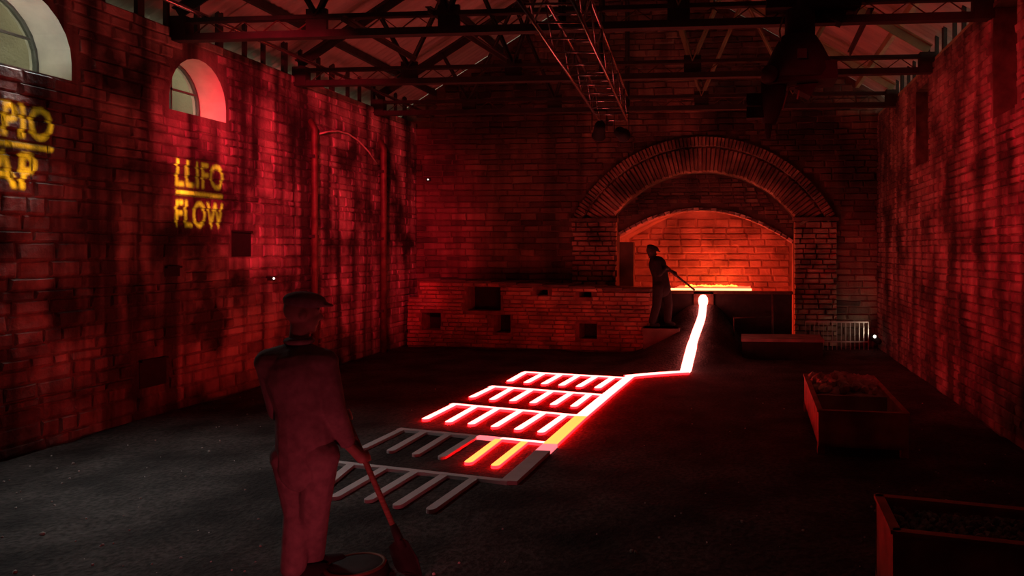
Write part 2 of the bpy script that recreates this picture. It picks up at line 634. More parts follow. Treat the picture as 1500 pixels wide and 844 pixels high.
rnd = random.Random(3)
blocks = []
for (a, b, z0, z1) in courses(5.2, YB, -0.02, ZW, 0.075, 0.19, 0.16, 0.56, skip_left, rnd):
    p = rnd.uniform(0.010, 0.026)
    blocks.append((Vector((XL + p / 2 - 0.02, (a + b) / 2, (z0 + z1) / 2)), b - a - 0.008, z1 - z0 - 0.007, p + 0.04, rnd.uniform(-0.012, 0.012)))
stonework(wall_left, 'stone', blocks, (Vector((0, 1, 0)), Vector((0, 0, 1)), Vector((1, 0, 0))), M_LEFT)
# put-log holes: flat black plates stand in for the shade inside
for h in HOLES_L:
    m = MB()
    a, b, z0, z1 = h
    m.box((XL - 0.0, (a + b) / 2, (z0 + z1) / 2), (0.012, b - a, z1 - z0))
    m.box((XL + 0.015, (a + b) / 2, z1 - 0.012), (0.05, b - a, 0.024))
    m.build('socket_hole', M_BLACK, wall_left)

# windows: frame, bars and glass near the outer face
for i, (w, zs, zt) in enumerate(((W1, ZS + 0.04, 4.60), (W2, ZS, win2[9][1]))):
    win = struct(empty('window_%d' % (i + 1), (XL - 0.40, (w[0] + w[1]) / 2, zs)))
    r = (w[1] - w[0]) / 2; h = zt - zs
    zsp = 0.17
    arc = [Vector((0, r * math.cos(math.pi * k / 14), zsp + (h - zsp) * math.sin(math.pi * k / 14))) for k in range(15)]
    m = MB()
    for k in range(14):
        m.beam(arc[k], arc[k + 1], 0.05, 0.05, up=(1, 0, 0))
    m.beam((0, r, 0), (0, r, zsp), 0.05, 0.05); m.beam((0, -r, 0), (0, -r, zsp), 0.05, 0.05)
    m.beam((0, -r, 0.025), (0, r, 0.025), 0.06, 0.05)
    m.build('window_frame', M_WINBAR, win)
    m = MB().beam((0, 0, 0.02), (0, 0, h), 0.03, 0.03); m.build('glazing_bar', M_WINBAR, win)
    m = MB().beam((0, -r * .95, h * 0.5), (0, r * .95, h * 0.5), 0.03, 0.025); m.build('glazing_bar', M_WINBAR, win)
    pl = [(0.0, -r, 0.0), (0.0, r, 0.0)] + [(0.0, a.y, a.z) for a in arc]
    MB().prism(pl, (0.006, 0, 0)).build('pane', M_GLASS, win)

# ---- right wall with two tall slots
RS1 = (onx(1490, 100, XR).y, onx(1455, 100, XR).y, onx(1472, 165, XR).z, ZW - 0.05)
RS2 = (onx(1359, 180, XR).y, onx(1342, 180, XR).y, onx(1350, 240, XR).z, onx(1350, 128, XR).z)
wall_right = struct(holed_slab('wall_right', [(YF, -0.3), (YB + 0.5, -0.3), (YB + 0.5, ZW), (YF, ZW)], [rl(RS1), rl(RS2)],
                               lambda s, t, w: (XR + w, s, t), 0.5, M_MORTR, mat_plain('mossy_reveal', (0.085, 0.085, 0.05), 0.95, var=0.6, scale=5)))  # dark olive imitates dim greenish light on the slot reveals


def skip_right(a, b, z0, z1):
    return any(b > h[0] and a < h[1] and z1 > h[2] and z0 < h[3] for h in (RS1, RS2))


blocks = []
for (a, b, z0, z1) in courses(5.2, YB, -0.02, ZW, 0.075, 0.12, 0.20, 0.42, skip_right, rnd):
    p = rnd.uniform(0.012, 0.03)
    blocks.append((Vector((XR - p / 2 + 0.02, (a + b) / 2, (z0 + z1) / 2)), b - a - 0.008, z1 - z0 - 0.008, p + 0.04, rnd.uniform(-0.012, 0.012)))
stonework(wall_right, 'brick', blocks, (Vector((0, -1, 0)), Vector((0, 0, 1)), Vector((-1, 0, 0))), M_RIGHT)
# blocked backs of the slots
MB().box((XR + 0.44, (RS1[0] + RS1[1]) / 2, (RS1[2] + RS1[3]) / 2), (0.08, RS1[1] - RS1[0] + 0.06, RS1[3] - RS1[2] + 0.06)).build('slot_infill', M_MORTB, wall_right)
MB().box((XR + 0.40, (RS2[0] + RS2[1]) / 2, (RS2[2] + RS2[3]) / 2), (0.10, RS2[1] - RS2[0] + 0.06, RS2[3] - RS2[2] + 0.06)).build('slot_infill', M_MORTB, wall_right)

# ---- back wall with the furnace arch
MPP = ony(1029 + 1, 367, YB).x - ony(1029, 367, YB).x
AX = ony(1029, 367, YB).x
AZ = ony(1029, 417, YB).z
R_IN, R_MID, R_OUT = 164 * MPP, 201 * MPP, 216 * MPP
JX0, JX1 = ony(904, 347, YB).x, ony(1163, 347, YB).x
ZI = ony(1029, 320, YB).z
ang = lambda x: math.acos(max(-1, min(1, (x - AX) / R_IN)))
a0, a1 = ang(JX1), ang(JX0)
arc_in = [(AX + R_IN * math.cos(a0 + (a1 - a0) * k / 28), AZ + R_IN * math.sin(a0 + (a1 - a0) * k / 28)) for k in range(29)]
outer = [(XL - 0.48, -0.3), (JX0, -0.3)] + arc_in[::-1] + [(JX1, -0.3), (XR + 0.5, -0.3), (XR + 0.5, ZW), (XR + 0.02, ZE - 0.02), (XM, roofz(XM) - 0.06), (XL - 0.02, ZE - 0.02), (XL - 0.48, ZW)]
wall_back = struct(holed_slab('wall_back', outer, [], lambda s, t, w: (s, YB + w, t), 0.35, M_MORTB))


def skip_back(a, b, z0, z1):
    m = (a + b) / 2
    if z1 > roofz(m) - 0.12:
        return True
    cx = min(max(AX, a), b); 
    zc = (z0 + z1) / 2
    if z0 < ZI and b > JX0 + 0.0 and a < JX1:
        return True
    rr = math.hypot(cx - AX, z0 - AZ)
    if z0 >= ZI - 0.2 and rr < R_OUT - 0.02:
        return True
    return False


blocks = []
for (a, b, z0, z1) in courses(XL, XR, -0.02, 7.6, 0.10, 0.16, 0.24, 0.52, skip_back, rnd):
    p = rnd.uniform(0.012, 0.055)
    blocks.append((Vector(((a + b) / 2, YB - p / 2 + 0.02, (z0 + z1) / 2)), b - a - 0.008, z1 - z0 - 0.007, p + 0.04, rnd.uniform(-0.015, 0.015)))
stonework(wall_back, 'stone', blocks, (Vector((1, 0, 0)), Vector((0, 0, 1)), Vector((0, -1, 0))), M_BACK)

# arch rings of brick voussoirs
arch = tag(empty('furnace_arch', (AX, YB, 0)), 'wide brick arch of two rings glowing red over the furnace mouth', 'arch')
vous = []
for (ri, ro, n, proud) in ((R_IN, R_MID, 62, 0.10), (R_MID + 0.006, R_OUT, 84, 0.15)):
    b0 = math.asin(min(1, (ZI - AZ) / ((ri + ro) / 2))) - 0.02
    for k in range(n):
        t = b0 + (math.pi - 2 * b0) * (k + 0.5) / n
        rad = Vector((math.cos(t), 0, math.sin(t))); tan = Vector((-math.sin(t), 0, math.cos(t)))
        rm = (ri + ro) / 2
        l = (math.pi - 2 * b0) * rm / n
        pr = proud + rnd.uniform(-0.015, 0.015)
        vous.append((Vector((0, -pr / 2 + 0.02, AZ)) + rad * rm, ro - ri - 0.006, l - 0.004, pr + 0.04, 0.0, (rad, tan, rad.cross(tan))))
stonework(arch, 'brick', vous, (Vector((1, 0, 0)), Vector((0, 0, 1)), Vector((0, -1, 0))), M_ARCH)
# piers below the rings, impost ledges
for s, name_lab in ((-1, 'left'), (1, 'right')):
    xa = (JX0 if s < 0 else JX1)
    xo = AX + s * math.sqrt(R_OUT ** 2 - (ZI - AZ) ** 2)
    x0, x1 = min(xa, xo), max(xa, xo)
    pb = []
    for (a, b, z0, z1) in courses(x0, x1, 0.0, ZI - 0.07, 0.08, 0.12, 0.2, 0.34, lambda *q: False, rnd):
        p = 0.12 + rnd.uniform(-0.02, 0.03)
        pb.append((Vector(((a + b) / 2 - AX, -p / 2 + 0.02, (z0 + z1) / 2)), b - a - 0.008, z1 - z0 - 0.008, p + 0.04, 0.0))
    stonework(arch, 'brick', pb, (Vector((1, 0, 0)), Vector((0, 0, 1)), Vector((0, -1, 0))), M_ARCH)
    MB().box(((x0 + x1) / 2 - AX, -0.08, ZI - 0.03), (x1 - x0 + 0.06, 0.24, 0.07)).build('impost_ledge', M_BACK, arch)

# tympanum infill with a flatter arch, set back
YT = YB + 0.22
zc = ony(1029, 309, YT).z; zl = ony(904, 346, YT).z; zr = ony(1163, 357, YT).z
xm = (JX0 + JX1) / 2
seg = []
for k in range(25):
    t = k / 24
    x = JX0 + (JX1 - JX0) * t
    base = zl + (zr - zl) * t
    seg.append((x, base + (zc - (zl + zr) / 2) * (1 - (2 * t - 1) ** 2)))
big = [(JX0 - 0.1, zl - 0.0)] + seg + [(JX1 + 0.1, zr - 0.0)] + [(AX + (R_IN + 0.1) * math.cos(a0 - 0.05 + (a1 - a0 + 0.1) * k / 20), AZ + (R_IN + 0.1) * math.sin(a0 - 0.05 + (a1 - a0 + 0.1) * k / 20)) for k in range(21)]
tym = struct(holed_slab('wall_tympanum', big, [], lambda s, t, w: (s, YT + w, t), 0.12, M_MORTB))
tb = []


def skip_t(a, b, z0, z1):
    cx = min(max(AX, a), b); fx = a if abs(a - AX) > abs(b - AX) else b
    if math.hypot(fx - AX, z1 - AZ) > R_IN + 0.03:
        return True
    t = (((a + b) / 2) - JX0) / (JX1 - JX0)
    sz = max(zl + (zr - zl) * q + (zc - (zl + zr) / 2) * (1 - (2 * q - 1) ** 2) for q in ((a - JX0) / (JX1 - JX0), (b - JX0) / (JX1 - JX0), t))
    return z0 < sz + 0.13


for (a, b, z0, z1) in courses(JX0, JX1, 2.2, AZ + R_IN, 0.07, 0.10, 0.18, 0.3, skip_t, rnd):
    p = rnd.uniform(0.01, 0.035)
    tb.append((Vector(((a + b) / 2, YT - p / 2 + 0.02, (z0 + z1) / 2)), b - a - 0.012, z1 - z0 - 0.01, p + 0.04, 0.0))
stonework(tym, 'brick', tb, (Vector((1, 0, 0)), Vector((0, 0, 1)), Vector((0, -1, 0))), M_BACK)
# bright brick lip along the flat arch
lip = []
for k in range(30):
    i = k * 24 / 30
    q0 = seg[int(i)]; t = i - int(i); q1 = seg[min(24, int(i) + 1)]
    x = q0[0] + (q1[0] - q0[0]) * t; z = q0[1] + (q1[1] - q0[1]) * t
    d = Vector((q1[0] - q0[0], 0, q1[1] - q0[1])).normalized(); nrm = Vector((-d.z, 0, d.x))
    x += (JX1 - JX0) / 60
    z = (zl + (zr - zl) * ((x - JX0) / (JX1 - JX0))) + (zc - (zl + zr) / 2) * (1 - (2 * ((x - JX0) / (JX1 - JX0)) - 1) ** 2)
    lip.append((Vector((x, YT + 0.11, z + 0.035)), (JX1 - JX0) / 30 * 1.02, 0.075, 0.34, 0.0, (d, nrm, d.cross(nrm))))
stonework(tym, 'brick', lip, (Vector((1, 0, 0)), Vector((0, 0, 1)), Vector((0, -1, 0))), M_RECESS)

# furnace chamber behind the arch
YC = 18.3
m = MB()
xA, xB = JX0 - 0.12, JX1 + 0.12
y0c = YT + 0.10
prof = [(xA, -0.1), (xA, 2.25)] + [(xA + (xB - xA) * k / 12, 2.25 + 0.75 * math.sin(math.pi * k / 12)) for k in range(1, 12)] + [(xB, 2.25), (xB, -0.1)]
nP = len(prof)
rings = 5
Vv, Ff = [], []
for j in range(rings):
    y = y0c + (YC - y0c) * j / (rings - 1)
    for (x, z) in prof:
        Vv.append((x + 0.04 * noise3(x, y * 3, z * 3), y, z + 0.04 * noise3(x * 3, y, z)))
for j in range(rings - 1):
    for i in range(nP - 1):
        a = j * nP + i
        Ff.append((a, a + 1, a + nP + 1, a + nP))
Ff.append(tuple((rings - 1) * nP + i for i in range(nP)))
me = bpy.data.meshes.new('wall_furnace_chamber'); me.from_pydata(Vv, [], Ff)
chamber = struct(obj('wall_furnace_chamber', me, M_RECESS))
cb = []
for (a, b, z0, z1) in courses(xA + 0.05, xB - 0.05, 0.9, 2.75, 0.12, 0.2, 0.28, 0.6, lambda a, b, z0, z1: z1 > 2.25 + 0.7 * math.sin(math.pi * min(1, max(0, ((a + b) / 2 - xA) / (xB - xA)))), rnd):
    p = rnd.uniform(0.02, 0.05)
    cb.append((Vector(((a + b) / 2, YC - p / 2 + 0.02, (z0 + z1) / 2)), b - a - 0.015, z1 - z0 - 0.015, p + 0.04, rnd.uniform(-.02, .02)))
stonework(chamber, 'stone', cb, (Vector((1, 0, 0)), Vector((0, 0, 1)), Vector((0, -1, 0))), M_RECESS)

# ---- front wall behind the viewer
wall_front = struct(MB().prism([(XL - .48, YF, -.3), (XR + .5, YF, -.3), (XR + .5, YF, ZW), (XR, YF, ZE), (XM, YF, roofz(XM)), (XL, YF, ZE), (XL - .48, YF, ZW)], (0, -0.3, 0)).build('wall_front', M_MORTB))

# ---- roof: corrugated sheets on purlins
ceiling = struct(empty('ceiling', (XM, YF, ZE)))
ceil_off = Vector((-XM, -YF, -ZE))
OVER = 0.62
for side in (-1, 1):
    xe = (XL - OVER) if side < 0 else (XR + OVER)
    sheet_w = 1.02
    y = YF - 0.3
    k = 0
    while y < YB + 0.5:
        n = 42
        v, f = [], []
        lift = 0.012 if k % 2 else 0.0
        for i in range(n + 1):
            yy = y + sheet_w * i / n
            dz = 0.018 * math.cos(2 * math.pi * (yy) / 0.146) + lift
            for q in range(2):
                x = xe if q == 0 else XM
                z = ZE + PITCH * ((xe - XL) if side < 0 else (XR - xe)) if q == 0 else roofz(XM)
                v.append((x, yy, z + dz)); 
        nb = len(v)
        v += [(a, b, c + 0.008) for (a, b, c) in v]
        for i in range(n):
            a = 2 * i
            f.append((a, a + 1, a + 3, a + 2))
            f.append((nb + a, nb + a + 2, nb + a + 3, nb + a + 1))
        m = MB(); m.v = [tuple(Vector(a) + ceil_off) for a in v]; m.f = f
        me = m.mesh('roof_sheet', fix=False)
        me.polygons.foreach_set('use_smooth', [True] * len(me.polygons))
        obj('roof_sheet', me, M_SHEET, ceiling)
        y += 1.0; k += 1
    # purlins along the hall
    for d in (0.42, 1.9, 3.4, 4.75):
        x = XL + d if side < 0 else XR - d
        z = roofz(x) - 0.085
        m = MB().beam(Vector((x, YF, z)) + ceil_off, Vector((x, YB, z)) + ceil_off, 0.07, 0.12)
        m.build('purlin', M_STEEL if side < 0 else M_OLIVE, ceiling)
    # wall plate on the wall head
    x = XL - 0.30 if side < 0 else XR + 0.11
    MB().beam(Vector((x, YF, ZW + 0.03)) + ceil_off, Vector((x, YB, ZW + 0.03)) + ceil_off, 0.2, 0.06).build('wall_plate', M_STEEL if side < 0 else M_OLIVE, ceiling)
    # rafter feet standing in the open eaves
    y = 5.4; k = 0
    while y < YB:
        x = XL - 0.04 if side < 0 else XR + 0.10
        w = 0.05 if k % 3 else 0.10
        MB().box(Vector((x, y, (ZW + roofz(x)) / 2 + 0.0)) + ceil_off, (0.05, w, roofz(x) - ZW + 0.05)).build('eaves_post', M_STEEL, ceiling)
        y += 0.42 + (0.1 if k % 2 else 0); k += 1
MB().beam(Vector((XM, YF, roofz(XM) - 0.08)) + ceil_off, Vector((XM, YB, roofz(XM) - 0.08)) + ceil_off, 0.08, 0.16).build('ridge_purlin', M_STEEL, ceiling)

# ---- outside: unseen yard ground, pale for bounce light, and a stone bank seen through the windows
struct(MB().box((5.3, 8, -0.25), (4.0, 30, 0.1)).build('floor_yard', M_BOUNCE))
yard = struct(MB().box((-9.6, 8, -0.25), (4.0, 30, 0.1)).build('floor_yard', M_BOUNCE))
ob = []
wall_out = struct(MB().box((-11.4, 8.5, 2.9), (0.4, 22, 6.3)).build('wall_outside', M_EXT))
wall_out2 = struct(MB().box((-9.9, 15.5, 2.0), (1.6, 3.0, 4.2)).build('wall_outbuilding', M_EXT))

# ================================================================== TRUSSES
def make_truss(yt, left_d=0.0, web=True, label='', zc=4.60):
    root = tag(empty('roof_truss', (XM, yt, zc)), label, 'truss', 'iron roof trusses')
    off = Vector((-XM, 0, -zc))
    P = lambda x, z: Vector((x, 0, z)) + off
    xl, xr = XL + 0.02, XR - 0.02
    # two-line bottom chord
    MB().beam(P(xl - 0.2, zc), P(xr + 0.2, zc), 0.13, 0.085).build('bottom_chord', M_STEEL, root)
    MB().beam(P(xl - 0.05, zc + 0.21), P(xr + 0.05, zc + 0.21), 0.10, 0.05).build('bottom_chord', M_STEEL, root)
    # light lacing between both
    n = 44
    m = MB()
    for i in range(n):
        x0 = xl + (xr - xl) * i / n; x1 = xl + (xr - xl) * (i + 1) / n
        m.beam(P(x0, zc + (0.03 if i % 2 else 0.19)), P(x1, zc + (0.19 if i % 2 else 0.03)), 0.012, 0.012)
    lac = m.build('lacing', M_RUST, root)
    zr0 = ZE - 0.24
    for s in (-1, 1):
        xe = xl if s < 0 else xr
        mt = M_STEEL if s < 0 else M_OLIVE
        MB().angle(P(xe, zr0), P(XM, roofz(XM) - 0.22), 0.13, 0.02).build('rafter', mt, root)
        MB().box(P(xe - s * 0.07, zc + 0.11), (0.22, 0.15, 0.30)).build('heel_plate', M_STEEL, root)
        rz = lambda d: zr0 + (roofz(XM) - 0.22 - zr0) * d / (XM - xl)
        for (da, zb, db) in ((1.84, zc + 0.21, 1.30), (1.84, zc + 0.21, 2.72), (3.5, zc + 0.21, 2.72), (3.5, zc + 0.21, 4.4)):
            MB().angle(P(xe - s * da, zb), P(xe - s * db, rz(db)), 0.07, 0.014, up=(0, 1, 0)).build('strut', mt, root)
        for da in (1.84, 3.5):
            MB().box(P(xe - s * da, zc + 0.16), (0.26, 0.05, 0.30)).build('gusset_plate', M_STEEL, root)
    MB().angle(P(XM, zc), P(XM, roofz(XM) - 0.25), 0.09, 0.016, up=(0, 1, 0)).build('king_post', M_STEEL, root)
    return root


TY = [3.55, 6.15, 8.72, 11.28, 13.85]
TL = ['iron roof truss overhead before the wall lettering', 'iron roof truss above the hanging lighting girder', 'iron roof truss that carries the black hanging projector',
      'iron roof truss with orange lit roof behind it', 'iron roof truss just before the stone gable']
trusses = [make_truss(y, label=l) for y, l in zip(TY, TL)]
# flat diagonal bracing between the truss feet
for (a, b, lab) in ((atD(500, 22, 8.95), atD(608, 84, 11.5), 'thin iron brace crossing the left roof bay'),
                    (atD(627, 10, 8.85), atD(742, 86, 11.4), 'thin iron brace beside the lighting girder'),
                    (atD(1245, 76, 10.9), atD(1276, 12, 8.7), 'thin iron brace in the orange right roof bay')):
    c = (a + b) / 2
    o = MB().angle(a - c, b - c, 0.07, 0.014).build('roof_brace', M_STEEL)
    o.location = c
    tag(o, lab, 'brace', 'roof braces')

# pipe along the left eaves
m = MB().tube([(0, 4.0, 0), (0, YB - 0.1, 0)], 0.03, 8)
o = m.build('eaves_pipe', M_ALU, smooth=True); o.location = (XL + 0.42, 0, 4.86)
tag(o, 'thin pale pipe running along the left eaves under the roof', 'pipe')

# ================================================================== CASTING BED LIGHTS
def strip_poly(pts_px, width, z0=0.0, h=0.05):
    """a flat bar following floor points; returns corner loops for a mitred ribbon"""
    P = [onz(*p) for p in pts_px]
    L_, R_ = [], []
    for i, p in enumerate(P):
        a = P[max(i - 1, 0)]; b = P[min(i + 1, len(P) - 1)]
        d = (b - a); d.z = 0; d.normalize()
        n = Vector((-d.y, d.x, 0))
        k = 1.0
        if 0 < i < len(P) - 1:
            d1 = (P[i] - P[i - 1]).normalized()
            k = 1 / max(0.5, abs(d1.dot(d)))
        L_.append(p + n * width / 2 * k); R_.append(p - n * width / 2 * k)
    return L_, R_


def strip(name, pts_px, width, mat, parent, h=0.022, rounded=False, lift=0.0):
    L_, R_ = strip_poly(pts_px, width)
    loop = L_ + R_[::-1]
    if rounded:
        # round the far tip
        d = (onz(*pts_px[-1]) - onz(*pts_px[-2])); d.normalize()
        a, b = L_[-1], R_[-1]
        tip = [(a + b) / 2 + (a - b) / 2 * math.cos(t) + d * width / 2 * math.sin(t) for t in (math.pi * q / 6 for q in range(1, 6))]
        loop = L_ + tip + R_[::-1]
    inv = parent.location
    m = MB().prism([p - inv + Vector((0, 0, -0.03)) for p in loop], (0, 0, h + 0.03 + lift))
    o = m.build(name, mat, parent)
    if mat in (E_WHITE, E_YELLOW):
        o.data.materials.append(E_SIDE)
        for i, pg in enumerate(o.data.polygons):
            pg.material_index = 1 if i > 1 else 0
    return o


ROWS = [
    # header ends, bar (top x, end px), bar materials
    dict(h=((766, 547), (922, 556)), tops=[769, 796, 821.6, 847, 873, 898], ends=[(747, 560), (772, 562), (797.4, 564), (823, 566), (848.6, 568), (875.6, 570)],
         lab='white-hot comb of light channels nearest the brick wall and furnace'),
    dict(h=((718, 568), (889, 581.5)), tops=[723, 750, 778.5, 808, 837, 864], ends=[(692, 583.5), (722, 587), (751.5, 589), (781, 592), (811, 594.5), (841, 597)],
         lab='white-hot comb of light channels, second from the furnace'),
    dict(h=((661, 594), (852, 612)), tops=[666, 697, 729, 763, 797, 828], ends=[(624, 615.5), (658, 620), (691, 623), (725, 627), (759, 631), (793, 635)],
         lab='white-hot comb of light channels beside the half-lit comb'),
    dict(h=((584, 630.5), (806, 652)), tops=[589, 622, 658, 695, 732, 770], ends=[(533, 658), (573, 662), (610, 667), (648, 671), (687, 679), (726, 684)],
         lab='half-lit comb of light channels, four bars dull and two yellow'),
    dict(h=((450, 675), (745, 708)), tops=[468, 515, 564, 609, 652, 696], ends=[(425, 704), (479, 712), (492, 729.5), (541, 734), (583, 742), (632, 748)],
         lab='unlit grey comb of light channels by the standing worker'),
]
BARW = [0.105, 0.097, 0.09, 0.082, 0.078]
HDRW = [0.12, 0.105, 0.085, 0.07, 0.062]
for ri, rw in enumerate(ROWS):
    (hx0, hy0), (hx1, hy1) = rw['h']
    hy = lambda x: hy0 + (hy1 - hy0) * (x - hx0) / (hx1 - hx0)
    root = tag(empty('casting_comb_light', onz(hx1, hy1)), rw['lab'], 'floor light', 'casting bed light combs')
    if ri == 3:
        strip('header_channel', [(hx0, hy0), (700, hy(700))], HDRW[ri], E_COLD, root)
        strip('header_channel', [(700, hy(700)), (734, hy(734))], HDRW[ri], E_PINK, root)['label'] = 'pink glowing end of the lit header'
        strip('header_channel', [(734, hy(734)), (hx1, hy1)], HDRW[ri], E_WHITE, root)
    else:
        strip('header_channel', [(hx0, hy0), (hx1, hy1)], HDRW[ri], E_COLD if ri == 4 else E_WHITE, root)
    for bi, (tx, e) in enumerate(zip(rw['tops'], rw['ends'])):
        mt = E_COLD if ri == 4 or (ri == 3 and bi < 4) else (E_YELLOW if ri == 3 else E_WHITE)
        strip('bar_channel', [(tx, hy(tx)), e], BARW[ri], mt, root, rounded=True, lift=-0.002)

# main runner beside the combs
run = tag(empty('main_runner_light', onz(920, 554)), 'long straight runner channel feeding the combs, white-hot then dull grey', 'floor light')
strip('runner_channel', [(925, 552), (888, 582), (851, 613)], 0.15, E_WHITE, run, lift=0.004)
strip('runner_channel', [(851, 613), (830, 632), (806, 654)], 0.15, E_YELLOW, run, lift=0.004)
strip('runner_channel', [(806, 654), (795, 664)], 0.15, E_PINK, run, lift=0.004)
strip('runner_channel', [(795, 664), (745, 709)], 0.15, E_COLD, run, lift=0.004)

# tapped stream: trough down from the tap hole and across to the runner
st = tag(empty('tapped_iron_stream', TROUGH[0]), 'white-hot stream of iron running down from the tap hole', 'molten iron')
inv = st.location
strip('cross_channel', [(1006, 546.5), (960, 549.5), (918, 553.5)], 0.20, E_WHITE, st, lift=0.004)
pts = []
for i in range(len(TROUGH) - 1):
    for k in range(4):
        a, b = TROUGH[i], TROUGH[i + 1]
        p0 = TROUGH[max(i - 1, 0)]; p3 = TROUGH[min(i + 2, len(TROUGH) - 1)]
        t = k / 4
        pts.append(0.5 * ((2 * a) + (b - p0) * t + (2 * p0 - 5 * a + 4 * b - p3) * t * t + (3 * a - p0 - 3 * b + p3) * t ** 3))
pts.append(TROUGH[-1])
m = MB(); vs_ = []; n = len(pts)
for i, p in enumerate(pts):
    w = 0.125 if i > n * 0.4 else 0.15
    d = (pts[min(i + 1, n - 1)] - pts[max(i - 1, 0)]).normalized()
    s = Vector((d.y, -d.x, 0)).normalized()
    u = s.cross(d)
    if u.z < 0: u = -u
    for (a, b) in ((-w, -0.06), (-w * 0.8, 0.03), (w * 0.8, 0.03), (w, -0.06)):
        vs_.append(p + s * a * 0.62 + u * b - inv)
fs_ = [(i * 4 + k, i * 4 + k + 1, i * 4 + 5 + k, i * 4 + 4 + k) for i in range(n - 1) for k in range(3)]
m.add(vs_, fs_ + [(0, 1, 2, 3), tuple((n - 1) * 4 + k for k in (3, 2, 1, 0))])
m.build('stream', E_WHITE, st, smooth=False)
m = MB().lathe([(0.001, 0.13), (0.05, 0.12), (0.088, 0.07), (0.10, 0.0), (0.088, -0.07), (0.05, -0.12), (0.001, -0.13)], TROUGH[-1] - inv + Vector((0, 0.0, 0.0)))
m.build('tap_glow', E_TAP, st, smooth=True)['label'] = 'round white glow at the tap hole'

# ================================================================== FURNACE FRONT
YD = 15.25
dam_x0, dam_x1 = ony(930, 430, YD).x, ony(1160, 430, YD).x
dz = ony(1040, 427, YD).z
dam = tag(empty('furnace_dam', ((dam_x0 + dam_x1) / 2, YD, 0)), 'dark low dam block across the furnace mouth behind the tap hole', 'furnace dam')
hw = (dam_x1 - dam_x0) / 2
MB().box((0, 0.18, dz / 2 - 0.05), (2 * hw, 0.36, dz + 0.0)).build('dam_block', M_IRON, dam)
MB().box((0, 0.15, dz - 0.025), (2 * hw + 0.04, 0.42, 0.05)).build('dam_plate', M_RUST, dam)
tx_ = TROUGH[-1].x - dam.location.x
MB().box((tx_, -0.02, TROUGH[-1].z), (0.40, 0.08, 0.34)).build('tap_hole_plate', M_RUST, dam)
fx0, fx1 = ony(982, 426, 15.9).x, ony(1101, 428, 15.9).x
nxf, nyf = 20, 14
V, Fc = [], []
for j in range(nyf + 1):
    for i in range(nxf + 1):
        x = fx0 + (fx1 - fx0) * i / nxf; y = YD + 0.34 + 2.66 * j / nyf
        V.append((x, y, dz - 0.03 + 0.05 * noise3(x * 4, y * 4, 2)))
for j in range(nyf):
    for i in range(nxf):
        a = j * (nxf + 1) + i
        Fc.append((a, a + 1, a + nxf + 2, a + nxf + 1))
nb = len(V)
V += [(x, y, 0.2) for (x, y, z) in V]
rim = [i for i in range(nxf + 1)] + [j * (nxf + 1) + nxf for j in range(1, nyf + 1)] + [nyf * (nxf + 1) + i for i in range(nxf - 1, -1, -1)] + [j * (nxf + 1) for j in range(nyf - 1, 0, -1)]
for k in range(len(rim)):
    a, b = rim[k], rim[(k + 1) % len(rim)]
    Fc.append((b, a, nb + a, nb + b))
Fc += [tuple(nb + i for i in f[::-1]) for f in Fc[:nxf * nyf]]
me = bpy.data.meshes.new('fire_bed'); me.from_pydata(V, [], Fc)
fire = obj('fire_bed', me, E_FIRE)
m = MB()
for k in range(12):
    a = fx0 + (fx1 - fx0) * k / 12; b = fx0 + (fx1 - fx0) * (k + 1) / 12
    m.add([(a, YD + 0.35, dz - 0.02), (b, YD + 0.35, dz - 0.02), (b, YD + 0.56, dz + 0.035), (a, YD + 0.56, dz + 0.035), (a, YD + 0.6, dz - 0.1), (b, YD + 0.6, dz - 0.1)],
          [(0, 1, 2, 3), (3, 2, 5, 4), (4, 5, 1, 0), (0, 3, 4), (1, 5, 2)])
m.build('hot_edge', E_EDGE, fire)['label'] = 'yellow-white edge of the fire'
tag(fire, 'bright orange bed of fire glowing behind the furnace dam', 'fire')

hb = MB()
for k in range(14):          # added glowing lumps at the back, to light the chamber wall orange
    x = fx0 + (fx1 - fx0) * (0.10 + 0.72 * (k + 0.5) / 14)
    hb.lathe([(0.001, 0.07), (0.05, 0.05), (0.07, 0.0), (0.07, -0.06), (0.001, -0.07)], (x, 17.9 + 0.06 * math.sin(k * 2.3), dz - 0.055 + 0.012 * math.sin(k * 1.7)), n=9)
hb.build('hot_coals', mat_emit('orange_hot_coals', (1.0, 0.15, 0.015), 9.0), fire, True)['kind'] = 'stuff'

# left plain jamb block in the mouth (dark pillar beside the worker)
jx0, jx1 = ony(907, 400, 16.05).x, ony(928, 400, 16.05).x
MB().box(((jx0 + jx1) / 2, 16.15, 1.05), (jx1 - jx0, 0.22, 2.2)).build('furnace_pillar', M_MORTB)
o = bpy.data.objects['furnace_pillar']; tag(o, 'dark upright pillar at the left side of the furnace mouth', 'pillar')

# ================================================================== LOW BRICK WALL
A = ony(597, 436, 15.0); B = ony(953, 425, 14.45)
A.z = B.z = 0
dirw = (B - A).normalized(); nrmw = Vector((dirw.y, -dirw.x, 0))
LW = (B - A).length
HT = 1.22
low = tag(empty('low_brick_wall', A), 'low orange-lit brick wall with square holes left of the furnace', 'wall')
frm = lambda s, z, w=0.0: dirw * s + Vector((0, 0, z)) + nrmw * w


def low_rect(x0, y0, x1, y1):
    out = []
    for (x, y) in ((x0, y0), (x1, y1)):
        d = ray(x, y)
        t = (A - CAM).dot(nrmw) / d.dot(nrmw)
        p = CAM + d * t
        out.append(((p - A).dot(dirw), p.z))
    return (out[0][0], out[1][0], out[1][1], out[0][1])


